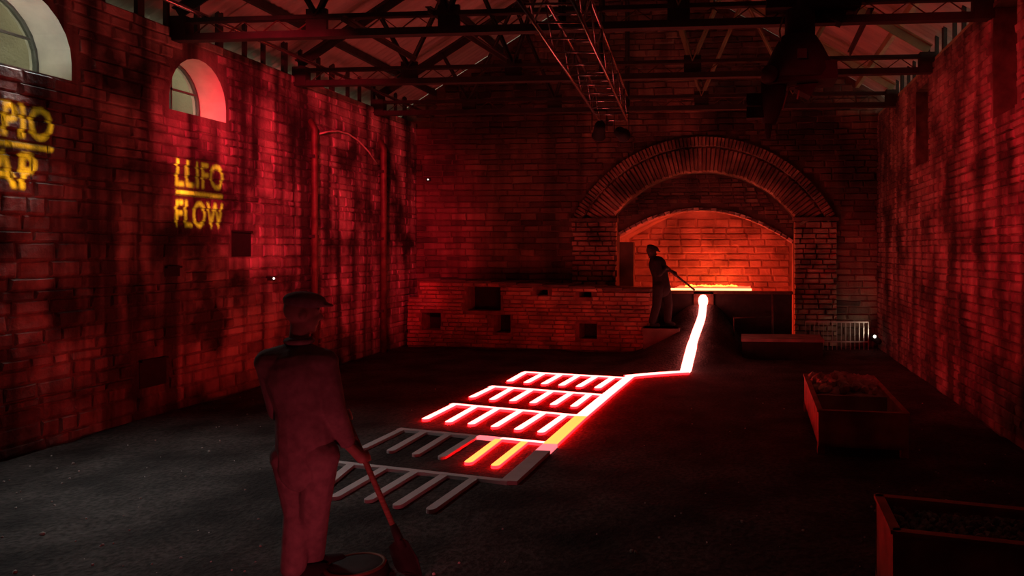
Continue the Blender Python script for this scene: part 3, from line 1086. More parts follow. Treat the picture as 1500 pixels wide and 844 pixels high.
LH = [low_rect(684, 418, 733, 456), low_rect(785, 417, 802, 433), low_rect(848, 419, 866, 436), low_rect(617, 458, 645, 484),
      low_rect(723, 461, 747, 488), low_rect(848, 474, 874, 497)]
LH = [(a, b, z0, min(z1, 1.40 + (1.19 - 1.40) * b / LW - 0.09)) for (a, b, z0, z1) in LH]
zL = low_rect(610, 409, 700, 412)[3]      # left end stands a little higher
topz = lambda s: 1.40 + (1.19 - 1.40) * s / LW
led = (low_rect(600, 434, 620, 437)[3], low_rect(930, 445, 940, 449)[3])
ledz = lambda s: led[0] + (led[1] - led[0]) * s / LW
# core with the holes cut through
core = holed_slab('core', [(0, -0.1), (LW, -0.1), (LW, topz(LW) - 0.04), (0.22, topz(0) - 0.03), (0.22, 1.0), (0, 1.0)], [rl(h) for h in LH],
                  lambda s, t, w: tuple(frm(s, t, -w - 0.02)), 0.34, M_MORTLOW)
core.parent = low
bl = []
sk = lambda a, b, z0, z1: any(b > h[0] and a < h[1] and z1 > h[2] and z0 < h[3] for h in LH) or z1 > topz((a + b) / 2) - 0.0 or (a < 0.22 and z0 > 0.92)
for (a, b, z0, z1) in courses(0, LW, 0.0, 1.42, 0.074, 0.088, 0.20, 0.30, sk, rnd):
    p = rnd.uniform(0.02, 0.045)
    mid = (a + b) / 2
    if abs((z0 + z1) / 2 - ledz(mid)) < 0.045:
        p -= 0.035
    bl.append((frm(mid, (z0 + z1) / 2, p / 2 - 0.03), b - a - 0.008, z1 - z0 - 0.008, p + 0.05, rnd.uniform(-.01, .01)))
stonework(low, 'brick', bl, (dirw, Vector((0, 0, 1)), nrmw), M_LOW)
# right return end
eb = []
for (a, b, z0, z1) in courses(0, 0.36, 0.0, 1.15, 0.074, 0.088, 0.16, 0.24, lambda *q: False, rnd):
    p = rnd.uniform(0.02, 0.04)
    eb.append((frm(LW, (z0 + z1) / 2, -(a + b) / 2) + dirw * (p / 2 - 0.02), b - a - 0.01, z1 - z0 - 0.012, p + 0.04, 0.0))
stonework(low, 'brick', eb, (-nrmw, Vector((0, 0, 1)), dirw), M_LOW)
# dark backing inside the holes and the flat top running back to the wall
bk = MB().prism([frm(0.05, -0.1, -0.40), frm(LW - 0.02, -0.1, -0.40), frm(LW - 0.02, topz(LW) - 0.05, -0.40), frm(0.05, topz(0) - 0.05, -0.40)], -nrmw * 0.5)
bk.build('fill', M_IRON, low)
for k in range(9):
    s0 = 0.22 + (LW - 0.22) * k / 9; s1 = 0.22 + (LW - 0.22) * (k + 1) / 9 - 0.015
    z = (topz(s0) + topz(s1)) / 2
    MB().prism([frm(s0, z - 0.035, 0.02), frm(s1, z - 0.035 , 0.02), frm(s1, z - 0.035, -0.85), frm(s0, z - 0.035, -0.85)], (0, 0, 0.05)).build('coping_slab', M_MORTB, low)
# ================================================================== LIGHTING GIRDER, FIXTURES
def fixture(p, target, col, watts, size=50, blend=0.9, radius=0.08, label='', show=True, scale=1.0, group=None, hang=None, lamp='lamp'):
    """stage lantern: can, lens, yoke; the lamp itself shines from its mouth"""
    p = Vector(p); d = (Vector(target) - p).normalized()
    root = tag(empty('stage_lantern', p), label, 'spotlight', group)
    q = d.to_track_quat('Z', 'Y').to_matrix()
    s = scale
    MB().lathe([(0.001, -0.26 * s), (0.055 * s, -0.25 * s), (0.075 * s, -0.2 * s), (0.085 * s, 0.0), (0.095 * s, 0.02 * s), (0.088 * s, 0.02 * s), (0.07 * s, -0.02 * s), (0.001, -0.03 * s)], M=q).build('can', M_BLACK, root, True)
    MB().lathe([(0.001, -0.004 * s), (0.05 * s, -0.008 * s), (0.072 * s, -0.018 * s)], M=q).build('lens', M_ALU, root.children[-1] if root.children else root, True)
    side = d.cross(Vector((0, 0, 1))).normalized()
    top = Vector((0, 0, hang if hang is not None else 0.24 * s)) - d * 0.1 * s
    m = MB()
    for k in (-1, 1):
        m.beam(side * k * 0.10 * s - d * 0.1 * s, side * k * 0.10 * s + top, 0.02, 0.008)
    m.beam(side * -0.10 * s + top, side * 0.10 * s + top, 0.02, 0.02)
    m.build('yoke', M_BLACK, root)
    if not watts:
        return root
    ld = bpy.data.lights.new(lamp, 'SPOT')
    ld.energy = watts; ld.color = col
    ld.spot_size = R(size); ld.spot_blend = blend
    ld.shadow_soft_size = radius
    lo = bpy.data.objects.new(lamp, ld)
    link(lo, root)
    lo.location = d * 0.06 * s
    lo.rotation_euler = (-d).to_track_quat('Z', 'Y').to_euler()
    return root


# girder: runs away from the viewer below the trusses
g0, g1 = atD(785, -20, 4.95), atD(898, 176, 10.2)
g1.z = g0.z = 3.74
gd = (g1 - g0).normalized(); gs = Vector((gd.y, -gd.x, 0))
gird = tag(empty('lighting_girder', g0), 'slim tubular lighting girder hung lengthwise below the roof trusses', 'girder')
W2_ = 0.19
corner = {}
for a in (-1, 1):
    for b in (0, 1):
        o0 = gs * a * W2_ + Vector((0, 0, b * 0.34))
        corner[(a, b)] = o0
        MB().tube([o0, o0 + (g1 - g0)], 0.018, 8).build('chord_tube', M_ALU, gird, True)
LG = (g1 - g0).length
nb_ = 12
for k in range(nb_ + 1):
    t0 = LG * k / nb_; t1 = min(LG, LG * (k + 1) / nb_)
    MB().tube([corner[(-1, 0)] + gd * t0, corner[(1, 0)] + gd * t0], 0.010, 6).build('cross_tube', M_ALU, gird, True)
    MB().tube([corner[(-1, 1)] + gd * t0, corner[(1, 1)] + gd * t0], 0.010, 6).build('cross_tube', M_ALU, gird, True)
    if k < nb_:
        for a in (-1, 1):
            MB().tube([corner[(a, k % 2)] + gd * t0, corner[(a, 1 - k % 2)] + gd * t1], 0.009, 6).build('brace_tube', M_ALU, gird, True)
# hangers from girder to truss chords
for ty in (6.15, 8.72):
    t = (ty - g0.y) / gd.y
    p = gd * t
    MB().tube([p + Vector((0, 0, 0.33)), p + Vector((0, 0, 4.56 - g0.z))], 0.012, 6).build('hanger', M_BLACK, gird)
# two lanterns at the far end of the girder
pe = g0 + gd * (LG - 0.12)
fixture(pe + gs * 0.15 + Vector((0, 0, -0.22)), (AX - 0.3, 15.6, 3.3), (1.0, 0.05, 0.05), 0, 48, 1.0, label='black stage lantern at the girder end aimed at the arch', hang=0.27)
fixture(pe - gs * 0.18 + Vector((0, 0, -0.22)), A + dirw * (LW * 0.70) + Vector((0, 0, 0.95)), (1.0, 0.22, 0.10), 0, 34, 1.0, label='black stage lantern at the girder end aimed at the low wall', hang=0.27)
# lanterns nearer the viewer, on the girder and the front trusses
pn = g0 + gd * 0.2
fixture((-3.4, 3.75, 4.25), (XL, 11.9, 3.0), (1.0, 0.02, 0.05), 4500, 32, 1.0, label='stage lantern on the truss washing the left wall red', hang=0.3, lamp='left_wall_wash_offscreen')
fixture((-0.6, 3.75, 4.25), (XR, 9.6, 2.4), (1.0, 0.02, 0.04), 1050, 46, 1.0, label='stage lantern on the truss washing the right wall red', hang=0.3, lamp='right_wall_wash_offscreen')
# red floor flood before the near worker
fixture((-1.85, 3.15, 0.16), (-2.5, 4.45, 0.5), (1.0, 0.09, 0.13), 21, 120, 1.0, label='small red floor flood before the near worker', hang=0.16, lamp='red_floor_flood_offscreen')
# ================================================================== HANGING PROJECTOR RIG
PD = 8.55
S = PD / F
pc = atD(1165, 20, PD)
rig = tag(empty('hanging_projector', (pc.x, pc.y, 4.56)), 'bulky black projector and cables hung from the roof truss', 'projector')
gp = lambda x, y, dd=0.0: (atD(x, y, PD + dd) - rig.location)
MB().box(gp(1190, 6), (1.05, 0.34, 0.16)).build('clamp_beam', M_BLACK, rig)
MB().tube([gp(1172, -5), gp(1172, 100)], 0.17, 12).build('drop_post', M_BLACK, rig, True)
MB().box(gp(1224, 16), (0.24, 0.2, 0.26), Euler((0, 0.4, 0)).to_matrix()).build('junction_box', M_BLACK, rig)
m = MB().lathe([(0.001, 0.30), (0.20, 0.29), (0.27, 0.18), (0.36, 0.0), (0.38, -0.12), (0.34, -0.2), (0.001, -0.21)], gp(1170, 92), n=20); m.build('projector_hood', M_BLACK, rig, True)
MB().box(gp(1172, 112), (0.78, 0.5, 0.20), Euler((0, -0.06, 0)).to_matrix()).build('projector_body', M_BLACK, rig)
MB().tube([gp(1126, 116) + Vector((0, 0.05, 0)), gp(1126, 116) - Vector((0, 0.3, 0))], 0.09, 14).build('lens_barrel', M_IRON, rig, True)
MB().box(gp(1180, 128), (0.20, 0.24, 0.18), Euler((0, 0.5, 0)).to_matrix()).build('bracket', M_BLACK, rig)
MB().tube([gp(1134, 120), gp(1131, 150), gp(1126, 182)], [0.15, 0.13, 0.08], 12).build('lower_lantern', M_BLACK, rig, True)
MB().tube([gp(1126, 178), gp(1124, 204)], [0.05, 0.03], 8).build('tail_plug', M_BLACK, rig, True)
for k, ptsx in enumerate(([(1148, 20), (1142, 45), (1146, 78)], [(1146, 160), (1156, 128), (1172, 126), (1168, 145)], [(1236, 16), (1252, 18), (1262, 6)])):
    MB().tube([gp(*p, -0.1) for p in ptsx], 0.012, 6).build('cable', M_RUST, rig, True)
MB().box(gp(1175, 78, -0.42), (0.10, 0.02, 0.10)).build('data_plate', M_STEEL, rig)

# ================================================================== PROJECTED WORDS
# the words are light: the projector shines through slides cut with the letters
from mathutils.geometry import delaunay_2d_cdt


def word_edges(text, y0, y1, z0, z1):
    cu = bpy.data.curves.new('word', 'FONT')
    cu.body = text; cu.offset = 0.018; cu.space_character = 1.10; cu.resolution_u = 4; cu.fill_mode = 'FRONT'
    t = bpy.data.objects.new('tmp_word', cu); COL.objects.link(t)
    dg = bpy.context.evaluated_depsgraph_get()
    me = bpy.data.meshes.new_from_object(t.evaluated_get(dg))
    bpy.data.objects.remove(t)
    bm = bmesh.new(); bm.from_mesh(me)
    bmesh.ops.remove_doubles(bm, verts=bm.verts, dist=1e-5)
    pts = [v.co for v in bm.verts]
    lx, hx = min(p.x for p in pts), max(p.x for p in pts); ly, hy_ = min(p.y for p in pts), max(p.y for p in pts)
    m = lambda p: Vector((y0 + (p.x - lx) / (hx - lx) * (y1 - y0), z0 + (p.y - ly) / (hy_ - ly) * (z1 - z0)))
    ed = [(m(e.verts[0].co), m(e.verts[1].co)) for e in bm.edges if len(e.link_faces) == 1]
    bm.free(); bpy.data.meshes.remove(me)
    return ed


def box_edges(y0, y1, z0, z1):
    c = [Vector((y0, z0)), Vector((y1, z0)), Vector((y1, z1)), Vector((y0, z1))]
    return [(c[k], c[(k + 1) % 4]) for k in range(4)]


def project_words(src, edges, watts, col, lamp):
    ys = [p.x for e in edges for p in e]; zs = [p.y for e in edges for p in e]
    cy, cz = (min(ys) + max(ys)) / 2, (min(zs) + max(zs)) / 2
    rad = math.hypot(max(ys) - min(ys), max(zs) - min(zs)) / 2 + 0.05
    segs = edges + box_edges(cy - rad * 1.5, cy + rad * 1.5, cz - rad * 1.5, cz + rad * 1.5)
    vv, ee, seen = [], [], {}
    for a, b in segs:
        ids = []
        for p in (a, b):
            k = (round(p.x, 5), round(p.y, 5))
            if k not in seen:
                seen[k] = len(vv); vv.append(Vector(p))
            ids.append(seen[k])
        if ids[0] != ids[1]:
            ee.append(tuple(ids))
    V2, _, F2 = delaunay_2d_cdt(vv, ee, [], 0, 1e-6)[:3]
    keep = []
    for f in F2:
        c = sum((V2[k] for k in f), Vector((0, 0))) / len(f)
        odd = False
        for a, b in edges:
            if (a.y > c.y) != (b.y > c.y) and c.x < (b.x - a.x) * (c.y - a.y) / (b.y - a.y) + a.x:
                odd = not odd
        if not odd:
            keep.append(tuple(f))
    k = 0.12 / (src.x - XL - 0.02)
    m = MB()
    m.add([src + (Vector((XL + 0.02, p.x, p.y)) - src) * k - rig.location for p in V2], keep)
    obj('lettering_slide', m.mesh('lettering_slide', fix=False), M_BLACK, rig)
    sn = MB(); o = src - rig.location
    for (dy, dz_, wy, wz) in ((-0.06, 0, 0.008, 0.12), (0.06, 0, 0.008, 0.12), (0, -0.06, 0.12, 0.008), (0, 0.06, 0.12, 0.008)):
        sn.box(o + Vector((-0.02, dy, dz_)), (0.22, wy, wz))
    sn.build('lens_snout', M_BLACK, rig)
    ld = bpy.data.lights.new(lamp, 'SPOT'); ld.energy = watts; ld.color = col
    ld.shadow_soft_size = 0.0004
    d = Vector((XL, cy, cz)) - src
    ld.spot_size = 2 * math.atan(rad * 1.12 / d.length); ld.spot_blend = 0.05
    lo = bpy.data.objects.new(lamp, ld); link(lo, rig)
    lo.location = src - rig.location
    lo.rotation_euler = (-d).to_track_quat('Z', 'Y').to_euler()


sc_ = atD(1131, 150, PD)
xt = XL + 0.02
ya, yb = onx(258, 280, xt).y, onx(327.5, 280, xt).y
zz = lambda x, y: onx(x, y, xt).z
project_words(Vector((sc_.x - 0.16, sc_.y, sc_.z + 0.03)),
              word_edges('LLIFO', ya, yb, zz(292, 276), zz(292, 237)) + box_edges(ya, yb, zz(292, 287), zz(292, 281.5)) + word_edges('FLOW', ya, yb, zz(292, 334), zz(292, 295)),
              11000, (1.0, 0.50, 0.012), 'projector_lamp')
ya, yb = onx(77, 200, xt).y - 0.98, onx(77, 200, xt).y
yb2 = onx(55, 250, xt).y
project_words(Vector((sc_.x - 0.16, sc_.y, sc_.z - 0.12)),
              word_edges('TAPIO', ya, yb, zz(38, 203), zz(38, 153)) + box_edges(ya, yb, zz(38, 217), zz(38, 210.5)) + word_edges('TAP', yb2 - 0.72, yb2, zz(28, 276), zz(28, 222)),
              9000, (1.0, 0.56, 0.012), 'projector_lamp')

# ================================================================== ORE BINS
def lump_mesh(i, mat, name):
    rnd_ = random.Random(50 + i)
    bm = bmesh.new()
    bmesh.ops.create_icosphere(bm, subdivisions=1, radius=0.5)
    for v in bm.verts:
        v.co *= rnd_.uniform(0.75, 1.2)
        v.co.z *= 0.8
    me = bpy.data.meshes.new(name); bm.to_mesh(me); bm.free()
    me.materials.append(mat)
    return me


def make_bin(c0, c1, c2, c3, zr, feet, label, partition=None, thick=0.03):
    """corners of the rim on plan (front-left, front-right, back-right, back-left), rim height zr"""
    cs = [Vector((p.x, p.y, 0)) for p in (c0, c1, c2, c3)]
    ctr = sum(cs, Vector()) / 4
    root = tag(empty('ore_bin', ctr), label, 'bin')
    zb = feet
    names = ('front_panel', 'side_panel', 'back_panel', 'side_panel')
    cen = Vector((0, 0, 0))
    loc_ = [c - ctr for c in cs]
    for k in range(4):
        a, b = loc_[k], loc_[(k + 1) % 4]
        d = (b - a).normalized(); n = Vector((-d.y, d.x, 0))
        z0, z1 = Vector((0, 0, zb)), Vector((0, 0, zr))
        MB().prism([a + z0, b + z0, b + z1, a + z1], n * thick).build(names[k], M_BIN, root)
        MB().prism([a + z1 - n * 0.012, b + z1 - n * 0.012, b + z1 + n * (thick + 0.012), a + z1 + n * (thick + 0.012)], (0, 0, 0.022)).build('rim', M_BIN, root)
    MB().prism([p + Vector((0, 0, zb)) for p in loc_], (0, 0, 0.03)).build('bottom_panel', M_BIN, root)
    for p in loc_:
        q = p * 0.93
        MB().box((q.x, q.y, feet / 2 - 0.02), (0.07, 0.07, feet + 0.06)).build('foot', M_BIN, root)
    if partition is not None:
        a = loc_[0].lerp(loc_[3], partition); b = loc_[1].lerp(loc_[2], partition)
        MB().prism([a + Vector((0, 0, zb)), b + Vector((0, 0, zb)), b + Vector((0, 0, zr - 0.02)), a + Vector((0, 0, zr - 0.02))], Vector((0, 0.04, 0))).build('partition', M_PLANK, root)
    return root, cs


def fill_lumps(cs, t0, t1, z, heap, count, smin, smax, mat, name, label, group, cat, bed_label, seed):
    rnd_ = random.Random(seed)
    meshes = [lump_mesh(i + seed, mat, name) for i in range(6)]
    q = lambda u, t: cs[0].lerp(cs[1], u).lerp(cs[3].lerp(cs[2], u), t)
    hz = lambda u, t: z + heap * (math.sin(math.pi * u) * math.sin(math.pi * (t - t0) / (t1 - t0))) + heap * 0.5 * noise3(u * 5, t * 7, seed)
    N = 14
    V, Fc = [], []
    for j in range(N + 1):
        for i in range(N + 1):
            u = 0.03 + 0.94 * i / N; t = t0 + (t1 - t0) * j / N
            p = q(u, t); V.append((p.x, p.y, hz(u, t) - smax * 0.15))
    nb = len(V); V += [(x, y, z - 0.25) for (x, y, _) in V]
    for j in range(N):
        for i in range(N):
            a = j * (N + 1) + i
            Fc.append((a, a + 1, a + N + 2, a + N + 1)); Fc.append((nb + a, nb + a + N + 1, nb + a + N + 2, nb + a + 1))
    rim = list(range(N + 1)) + [j * (N + 1) + N for j in range(1, N + 1)] + [N * (N + 1) + i for i in range(N - 1, -1, -1)] + [j * (N + 1) for j in range(N - 1, 0, -1)]
    for k in range(len(rim)):
        a, b = rim[k], rim[(k + 1) % len(rim)]; Fc.append((b, a, nb + a, nb + b))
    me = bpy.data.meshes.new('ore_fill'); me.from_pydata(V, [], Fc)
    o = obj('ore_fill', me, mat); tag(o, bed_label, 'ore'); o['kind'] = 'stuff'
    done = 0
    side = max(1, int(math.sqrt(count)))
    for i in range(count):
        u = 0.07 + 0.86 * ((i % side) + rnd_.uniform(0.1, 0.9)) / side
        t = t0 + (t1 - t0) * (0.05 + 0.9 * ((i // side) + rnd_.uniform(0.1, 0.9)) / math.ceil(count / side))
        if u > 0.95 or t > t1:
            continue
        p = q(u, t)
        s = rnd_.uniform(smin, smax)
        o = obj(name, meshes[i % 6])
        o.location = (p.x, p.y, hz(u, t) + s * 0.12)
        o.rotation_euler = (rnd_.uniform(0, 6), rnd_.uniform(0, 6), rnd_.uniform(0, 6))
        o.scale = (s, s * rnd_.uniform(0.7, 1.1), s)
        tag(o, label, cat, group)


zr1 = 0.50
c_fl, c_bl = onz(1308, 783, zr1), onz(1283, 729, zr1)
dfr = (onz(1500, 808, zr1) - c_fl).normalized(); dbk = (onz(1500, 746, zr1) - c_bl).normalized()
dd = (dfr + dbk).normalized()
b1, cs1 = make_bin(c_fl, c_fl + dd * 0.98, c_bl + dd * 0.98, c_bl, zr1, 0.05, 'rust-red steel bin heaped with grey ore lumps')
fill_lumps(cs1, 0.06, 0.94, zr1 - 0.05, 0.02, 196, 0.042, 0.062, M_COAL, 'ore_lump', 'grey ore lump in the rust-red steel bin', 'ore lumps in the bin', 'ore', 'fine grey ore filling the rust-red steel bin', 11)
zr2 = 0.41
p_fl, p_fr = onz(1199, 604, zr2), onz(1331, 609, zr2)
p_bl = onz(1178, 550, zr2)
dback = p_bl - p_fl
b2, cs2 = make_bin(p_fl, p_fr, p_fr + dback, p_bl, zr2, 0.08, 'brown steel bin on stub feet with pale stone at the back half', partition=0.46)
fill_lumps(cs2, 0.50, 0.97, zr2 - 0.02, 0.07, 48, 0.10, 0.17, M_LIMESTONE, 'limestone_lump', 'pale stone lump heaped in the brown steel bin', 'stone lumps in the far bin', 'stone', 'pale stone rubble in the brown steel bin', 23)

# low slab further back
q0 = onz(1088, 524, 0); q1 = onz(1206, 528, 0)
sl = tag(empty('stone_slab', (q0 + q1) / 2), 'low dark plinth with a pale top slab by the railing', 'plinth')
hwid = (q1 - q0).length / 2
MB().box((0, 0.4, 0.14), (2 * hwid, 0.8, 0.34)).build('plinth_block', M_IRON, sl)
MB().box((0.0, 0.4, 0.335), (2 * hwid + 0.04, 0.84, 0.05)).build('top_slab', M_PLANK, sl)

# railing with a post in front of the plinth
rp = onz(1132, 512, 0)
rl_ = tag(empty('iron_railing', rp), 'thin iron post with a rail reaching to the furnace dam', 'railing')
MB().tube([(0, 0, -0.05), (0, 0, 1.1)], 0.022, 8).build('post', M_RUST, rl_, True)
pr = atD(1075, 466, 14.6) - rp
MB().tube([(0, 0, pr.z - 0.0), (pr.x, pr.y, pr.z)], 0.012, 6).build('rail', M_RUST, rl_, True)
MB().tube([(pr.x, pr.y, pr.z + 0.02), (pr.x, pr.y, bank(rp.x + pr.x, rp.y + pr.y) - 0.05)], 0.016, 6).build('post', M_RUST, rl_, True)

# barred guard at the back corner
ga, gb = ony(1180, 495, 15.15), ony(1272, 496, 15.15)
ga.z = gb.z = 0
fence = tag(empty('barred_guard', ga), 'low guard of thin upright bars before the right pier', 'railing')
LGd = (gb - ga)
MB().beam((0, 0, 0.55), LGd + Vector((0, 0, 0.55)), 0.025, 0.025).build('top_rail', M_PLANK, fence)
MB().beam((0, 0, 0.16), LGd + Vector((0, 0, 0.16)), 0.025, 0.025).build('bottom_rail', M_PLANK, fence)
for k in range(15):
    p = LGd * (k / 14)
    MB().box(p + Vector((0, 0, 0.26)), (0.014, 0.014, 0.60)).build('bar', M_PLANK, fence)
# white lamp on the floor beside it
lp = ony(1278, 496, 15.0)
fixture((lp.x, lp.y, 0.28), (lp.x - 0.9, 15.65, 1.0), (1.0, 0.85, 0.62), 7, 140, 1.0, label='small floor lamp in the back right corner', hang=-0.26, scale=0.8, lamp='floor_lamp_light')
o = MB().lathe([(0.001, 0.035), (0.024, 0.024), (0.034, 0), (0.024, -0.024), (0.001, -0.035)], n=12).build('lamp_bulb', E_LED, smooth=True)
o.location = (lp.x + 0.02, lp.y - 0.14, 0.30); tag(o, 'small white glowing bulb beside the barred guard', 'bulb')

# ================================================================== SMALL WALL THINGS
# drooping cable at the far left wall
pts = [onx(x, y, XL + 0.07) for x, y in ((468, 196), (480, 193), (495, 192), (510, 196), (525, 206), (540, 222), (552, 240))]
c = pts[0].copy()
o = MB().tube([p - c for p in pts], 0.014, 6).build('wall_cable', M_CABLE, smooth=True); o.location = c
tag(o, 'pale cable drooping across the top of the red wall', 'cable')
for (px_, py_, how, lab) in ((627, 263, 'b', 'tiny white lamp on the dark back wall'), (401, 408, 'l', 'tiny white lamp on the red wall above the worker')):
    p = ony(px_, py_, YB - 0.09) if how == 'b' else onx(px_, py_, XL + 0.10)
    root = tag(empty('indicator_lamp', p), lab, 'lamp')
    off = Vector((0, 0.05, 0)) if how == 'b' else Vector((-0.05, 0, 0))
    MB().box(off, (0.09, 0.09, 0.06)).build('housing', M_BLACK, root)
    MB().lathe([(0.001, 0.018), (0.013, 0.013), (0.018, 0), (0.013, -0.013), (0.001, -0.018)], n=10).build('bulb', E_LED, root, True)
# down-pipes on the far left wall
for (px_, w, lab) in ((461, 0.05, 'dark drain pipe on the left wall, further from the back corner'), (562, 0.06, 'dark drain pipe on the left wall close to the back corner')):
    p = onx(px_, 300, XL + 0.09)
    root = tag(empty('drain_pipe', (p.x, p.y, 0)), lab, 'pipe')
    MB().tube([(0, 0, -0.05), (0, 0, 3.95), (-0.08, 0, 4.1)], w, 10).build('pipe', M_RUST, root, True)
    for z in (0.8, 2.2, 3.5):
        MB().box((-0.03, 0, z), (0.12, w * 2.6, 0.05)).build('bracket', M_IRON, root)

# ================================================================== PEOPLE
class Body:
    """union of tapered round forms, fused into one skin by a voxel remesh"""
    def __init__(self):
        self.m = MB()

    def cap(self, p, q, r1, r2=None, sq=1.0, n=14):
        """tapered capsule; sq flattens it front to back (local y)"""
        p, q = Vector(p), Vector(q)
        r2 = r1 if r2 is None else r2
        d = q - p; L = max(d.length, 1e-4); d = d / L
        up = Vector((0, 1, 0)) if abs(d.y) < 0.9 else Vector((1, 0, 0))
        s = d.cross(up).normalized(); u = s.cross(d).normalized()
        prof = []
        for k in range(5):
            t = math.pi / 2 * k / 4
            prof.append((max(0.0008, r1 * math.sin(t)), -r1 * math.cos(t)))
        for k in range(5):
            t = math.pi / 2 * k / 4
            prof.append((max(0.0008, r2 * math.cos(t)), L + r2 * math.sin(t)))
        vs_, fs_ = [], []
        for (r, z) in prof:
            for k in range(n):
                a = 2 * math.pi * k / n
                off = s * (r * math.cos(a)) + u * (r * math.sin(a))
                off.y *= sq
                vs_.append(p + d * z + off)
        m = len(prof)
        for i in range(m - 1):
            for k in range(n):
                fs_.append((i * n + k, i * n + (k + 1) % n, (i + 1) * n + (k + 1) % n, (i + 1) * n + k))
        fs_.append(tuple(range(n))[::-1]); fs_.append(tuple((m - 1) * n + k for k in range(n)))
        self.m.add(vs_, fs_)
        return self

    def ell(self, c, r, M=None):
        prof = [(max(0.001, math.sin(math.pi * k / 10)), -math.cos(math.pi * k / 10)) for k in range(11)]
        S_ = Matrix.Diagonal(r)
        MM = (M @ S_) if M else S_
        self.m.lathe(prof, c, MM, 16)
        return self

    def build(self, name, mat, parent=None, voxel=0.012, smooth=4):
        me = self.m.mesh(name)
        t = bpy.data.objects.new('tmp', me); COL.objects.link(t)
        rm = t.modifiers.new('r', 'REMESH'); rm.mode = 'VOXEL'; rm.voxel_size = voxel; rm.use_smooth_shade = True
        sm = t.modifiers.new('s', 'SMOOTH'); sm.factor = 0.5; sm.iterations = smooth
        dg = bpy.context.evaluated_depsgraph_get()
        out = bpy.data.meshes.new_from_object(t.evaluated_get(dg))
        bpy.data.objects.remove(t)
        out.name = name
        out.materials.clear(); out.materials.append(mat)
        out.polygons.foreach_set('use_smooth', [True] * len(out.polygons))
        return obj(name, out, None, parent)


def hand(B, wrist, grip, axis, side, s=1.0):
    """palm at the grip, four fingers and a thumb closed round a handle running along axis"""
    wrist, grip, axis = Vector(wrist), Vector(grip), Vector(axis).normalized()
    fwd = (grip - wrist).normalized()
    fwd = (fwd - axis * fwd.dot(axis)).normalized()
    nrm = axis.cross(fwd).normalized() * side
    kn = grip - fwd * 0.008 * s + nrm * 0.030 * s
    B.cap(wrist, kn - fwd * 0.03 * s, 0.030 * s, 0.034 * s)
    for i, ln in enumerate((0.92, 1.0, 0.95, 0.78)):
        o = axis * (0.030 - 0.020 * i) * s
        base = kn + o - fwd * 0.01 * s
        p1 = grip + o + fwd * 0.026 * s * ln + nrm * 0.022 * s
        p2 = grip + o + fwd * 0.026 * s * ln - nrm * 0.016 * s
        p3 = grip + o + fwd * 0.002 * s - nrm * 0.028 * s
        B.cap(base, p1, 0.0105 * s, 0.0095 * s, n=8); B.cap(p1, p2, 0.0095 * s, 0.009 * s, n=8); B.cap(p2, p3, 0.009 * s, 0.008 * s, n=8)
    tb0 = kn - fwd * 0.04 * s + axis * 0.030 * s
    tb1 = grip - fwd * 0.022 * s + axis * 0.050 * s - nrm * 0.002 * s
    tb2 = grip + fwd * 0.004 * s + axis * 0.048 * s - nrm * 0.026 * s
    B.cap(tb0, tb1, 0.014 * s, 0.011 * s, n=8); B.cap(tb1, tb2, 0.011 * s, 0.009 * s, n=8)


def head(B, neck, c, face, s=1.0):
    """skull, jaw, nose, brow, ears; face = unit direction looked at"""
    c = Vector(c); f = Vector(face).normalized(); up = Vector((0, 0, 1))
    sd = f.cross(up).normalized()
    up2 = sd.cross(f).normalized()
    M = Matrix((sd, f, up2)).transposed()
    B.cap(neck, c - up2 * 0.05 * s, 0.060 * s, 0.056 * s)
    B.ell(c + up2 * 0.025 * s - f * 0.01 * s, (0.078 * s, 0.098 * s, 0.100 * s), M)
    B.ell(c - up2 * 0.045 * s + f * 0.035 * s, (0.058 * s, 0.062 * s, 0.075 * s), M)
    B.ell(c - up2 * 0.095 * s + f * 0.07 * s, (0.026 * s, 0.022 * s, 0.022 * s), M)      # chin
    B.cap(c + up2 * 0.02 * s + f * 0.088 * s, c - up2 * 0.022 * s + f * 0.112 * s, 0.010 * s, 0.014 * s, n=8)   # nose
    B.cap(c - up2 * 0.060 * s + f * 0.088 * s - sd * 0.02 * s, c - up2 * 0.060 * s + f * 0.088 * s + sd * 0.02 * s, 0.009 * s, n=8)   # lips
    for k in (-1, 1):
        B.ell(c + sd * k * 0.080 * s - f * 0.005 * s - up2 * 0.01 * s, (0.014 * s, 0.022 * s, 0.034 * s), M)
        B.cap(c + sd * k * 0.018 * s + f * 0.088 * s + up2 * 0.030 * s, c + sd * k * 0.048 * s + f * 0.076 * s + up2 * 0.030 * s, 0.009 * s, n=8)
        B.ell(c + sd * k * 0.032 * s + f * 0.080 * s + up2 * 0.012 * s, (0.012 * s, 0.010 * s, 0.009 * s), M)
    return sd, f, up2, M


def flat_cap(c, sd, f, up2, M, parent, mat, s=1.0):
    B = Body()
    B.ell(c + up2 * 0.075 * s + f * 0.005 * s, (0.098 * s, 0.122 * s, 0.055 * s), M)
    B.ell(c + up2 * 0.055 * s - f * 0.005 * s, (0.090 * s, 0.108 * s, 0.040 * s), M)
    B.ell(c + up2 * 0.058 * s + f * 0.115 * s, (0.070 * s, 0.055 * s, 0.014 * s), M)
    B.build('flat_cap', mat, parent, 0.008, 3)


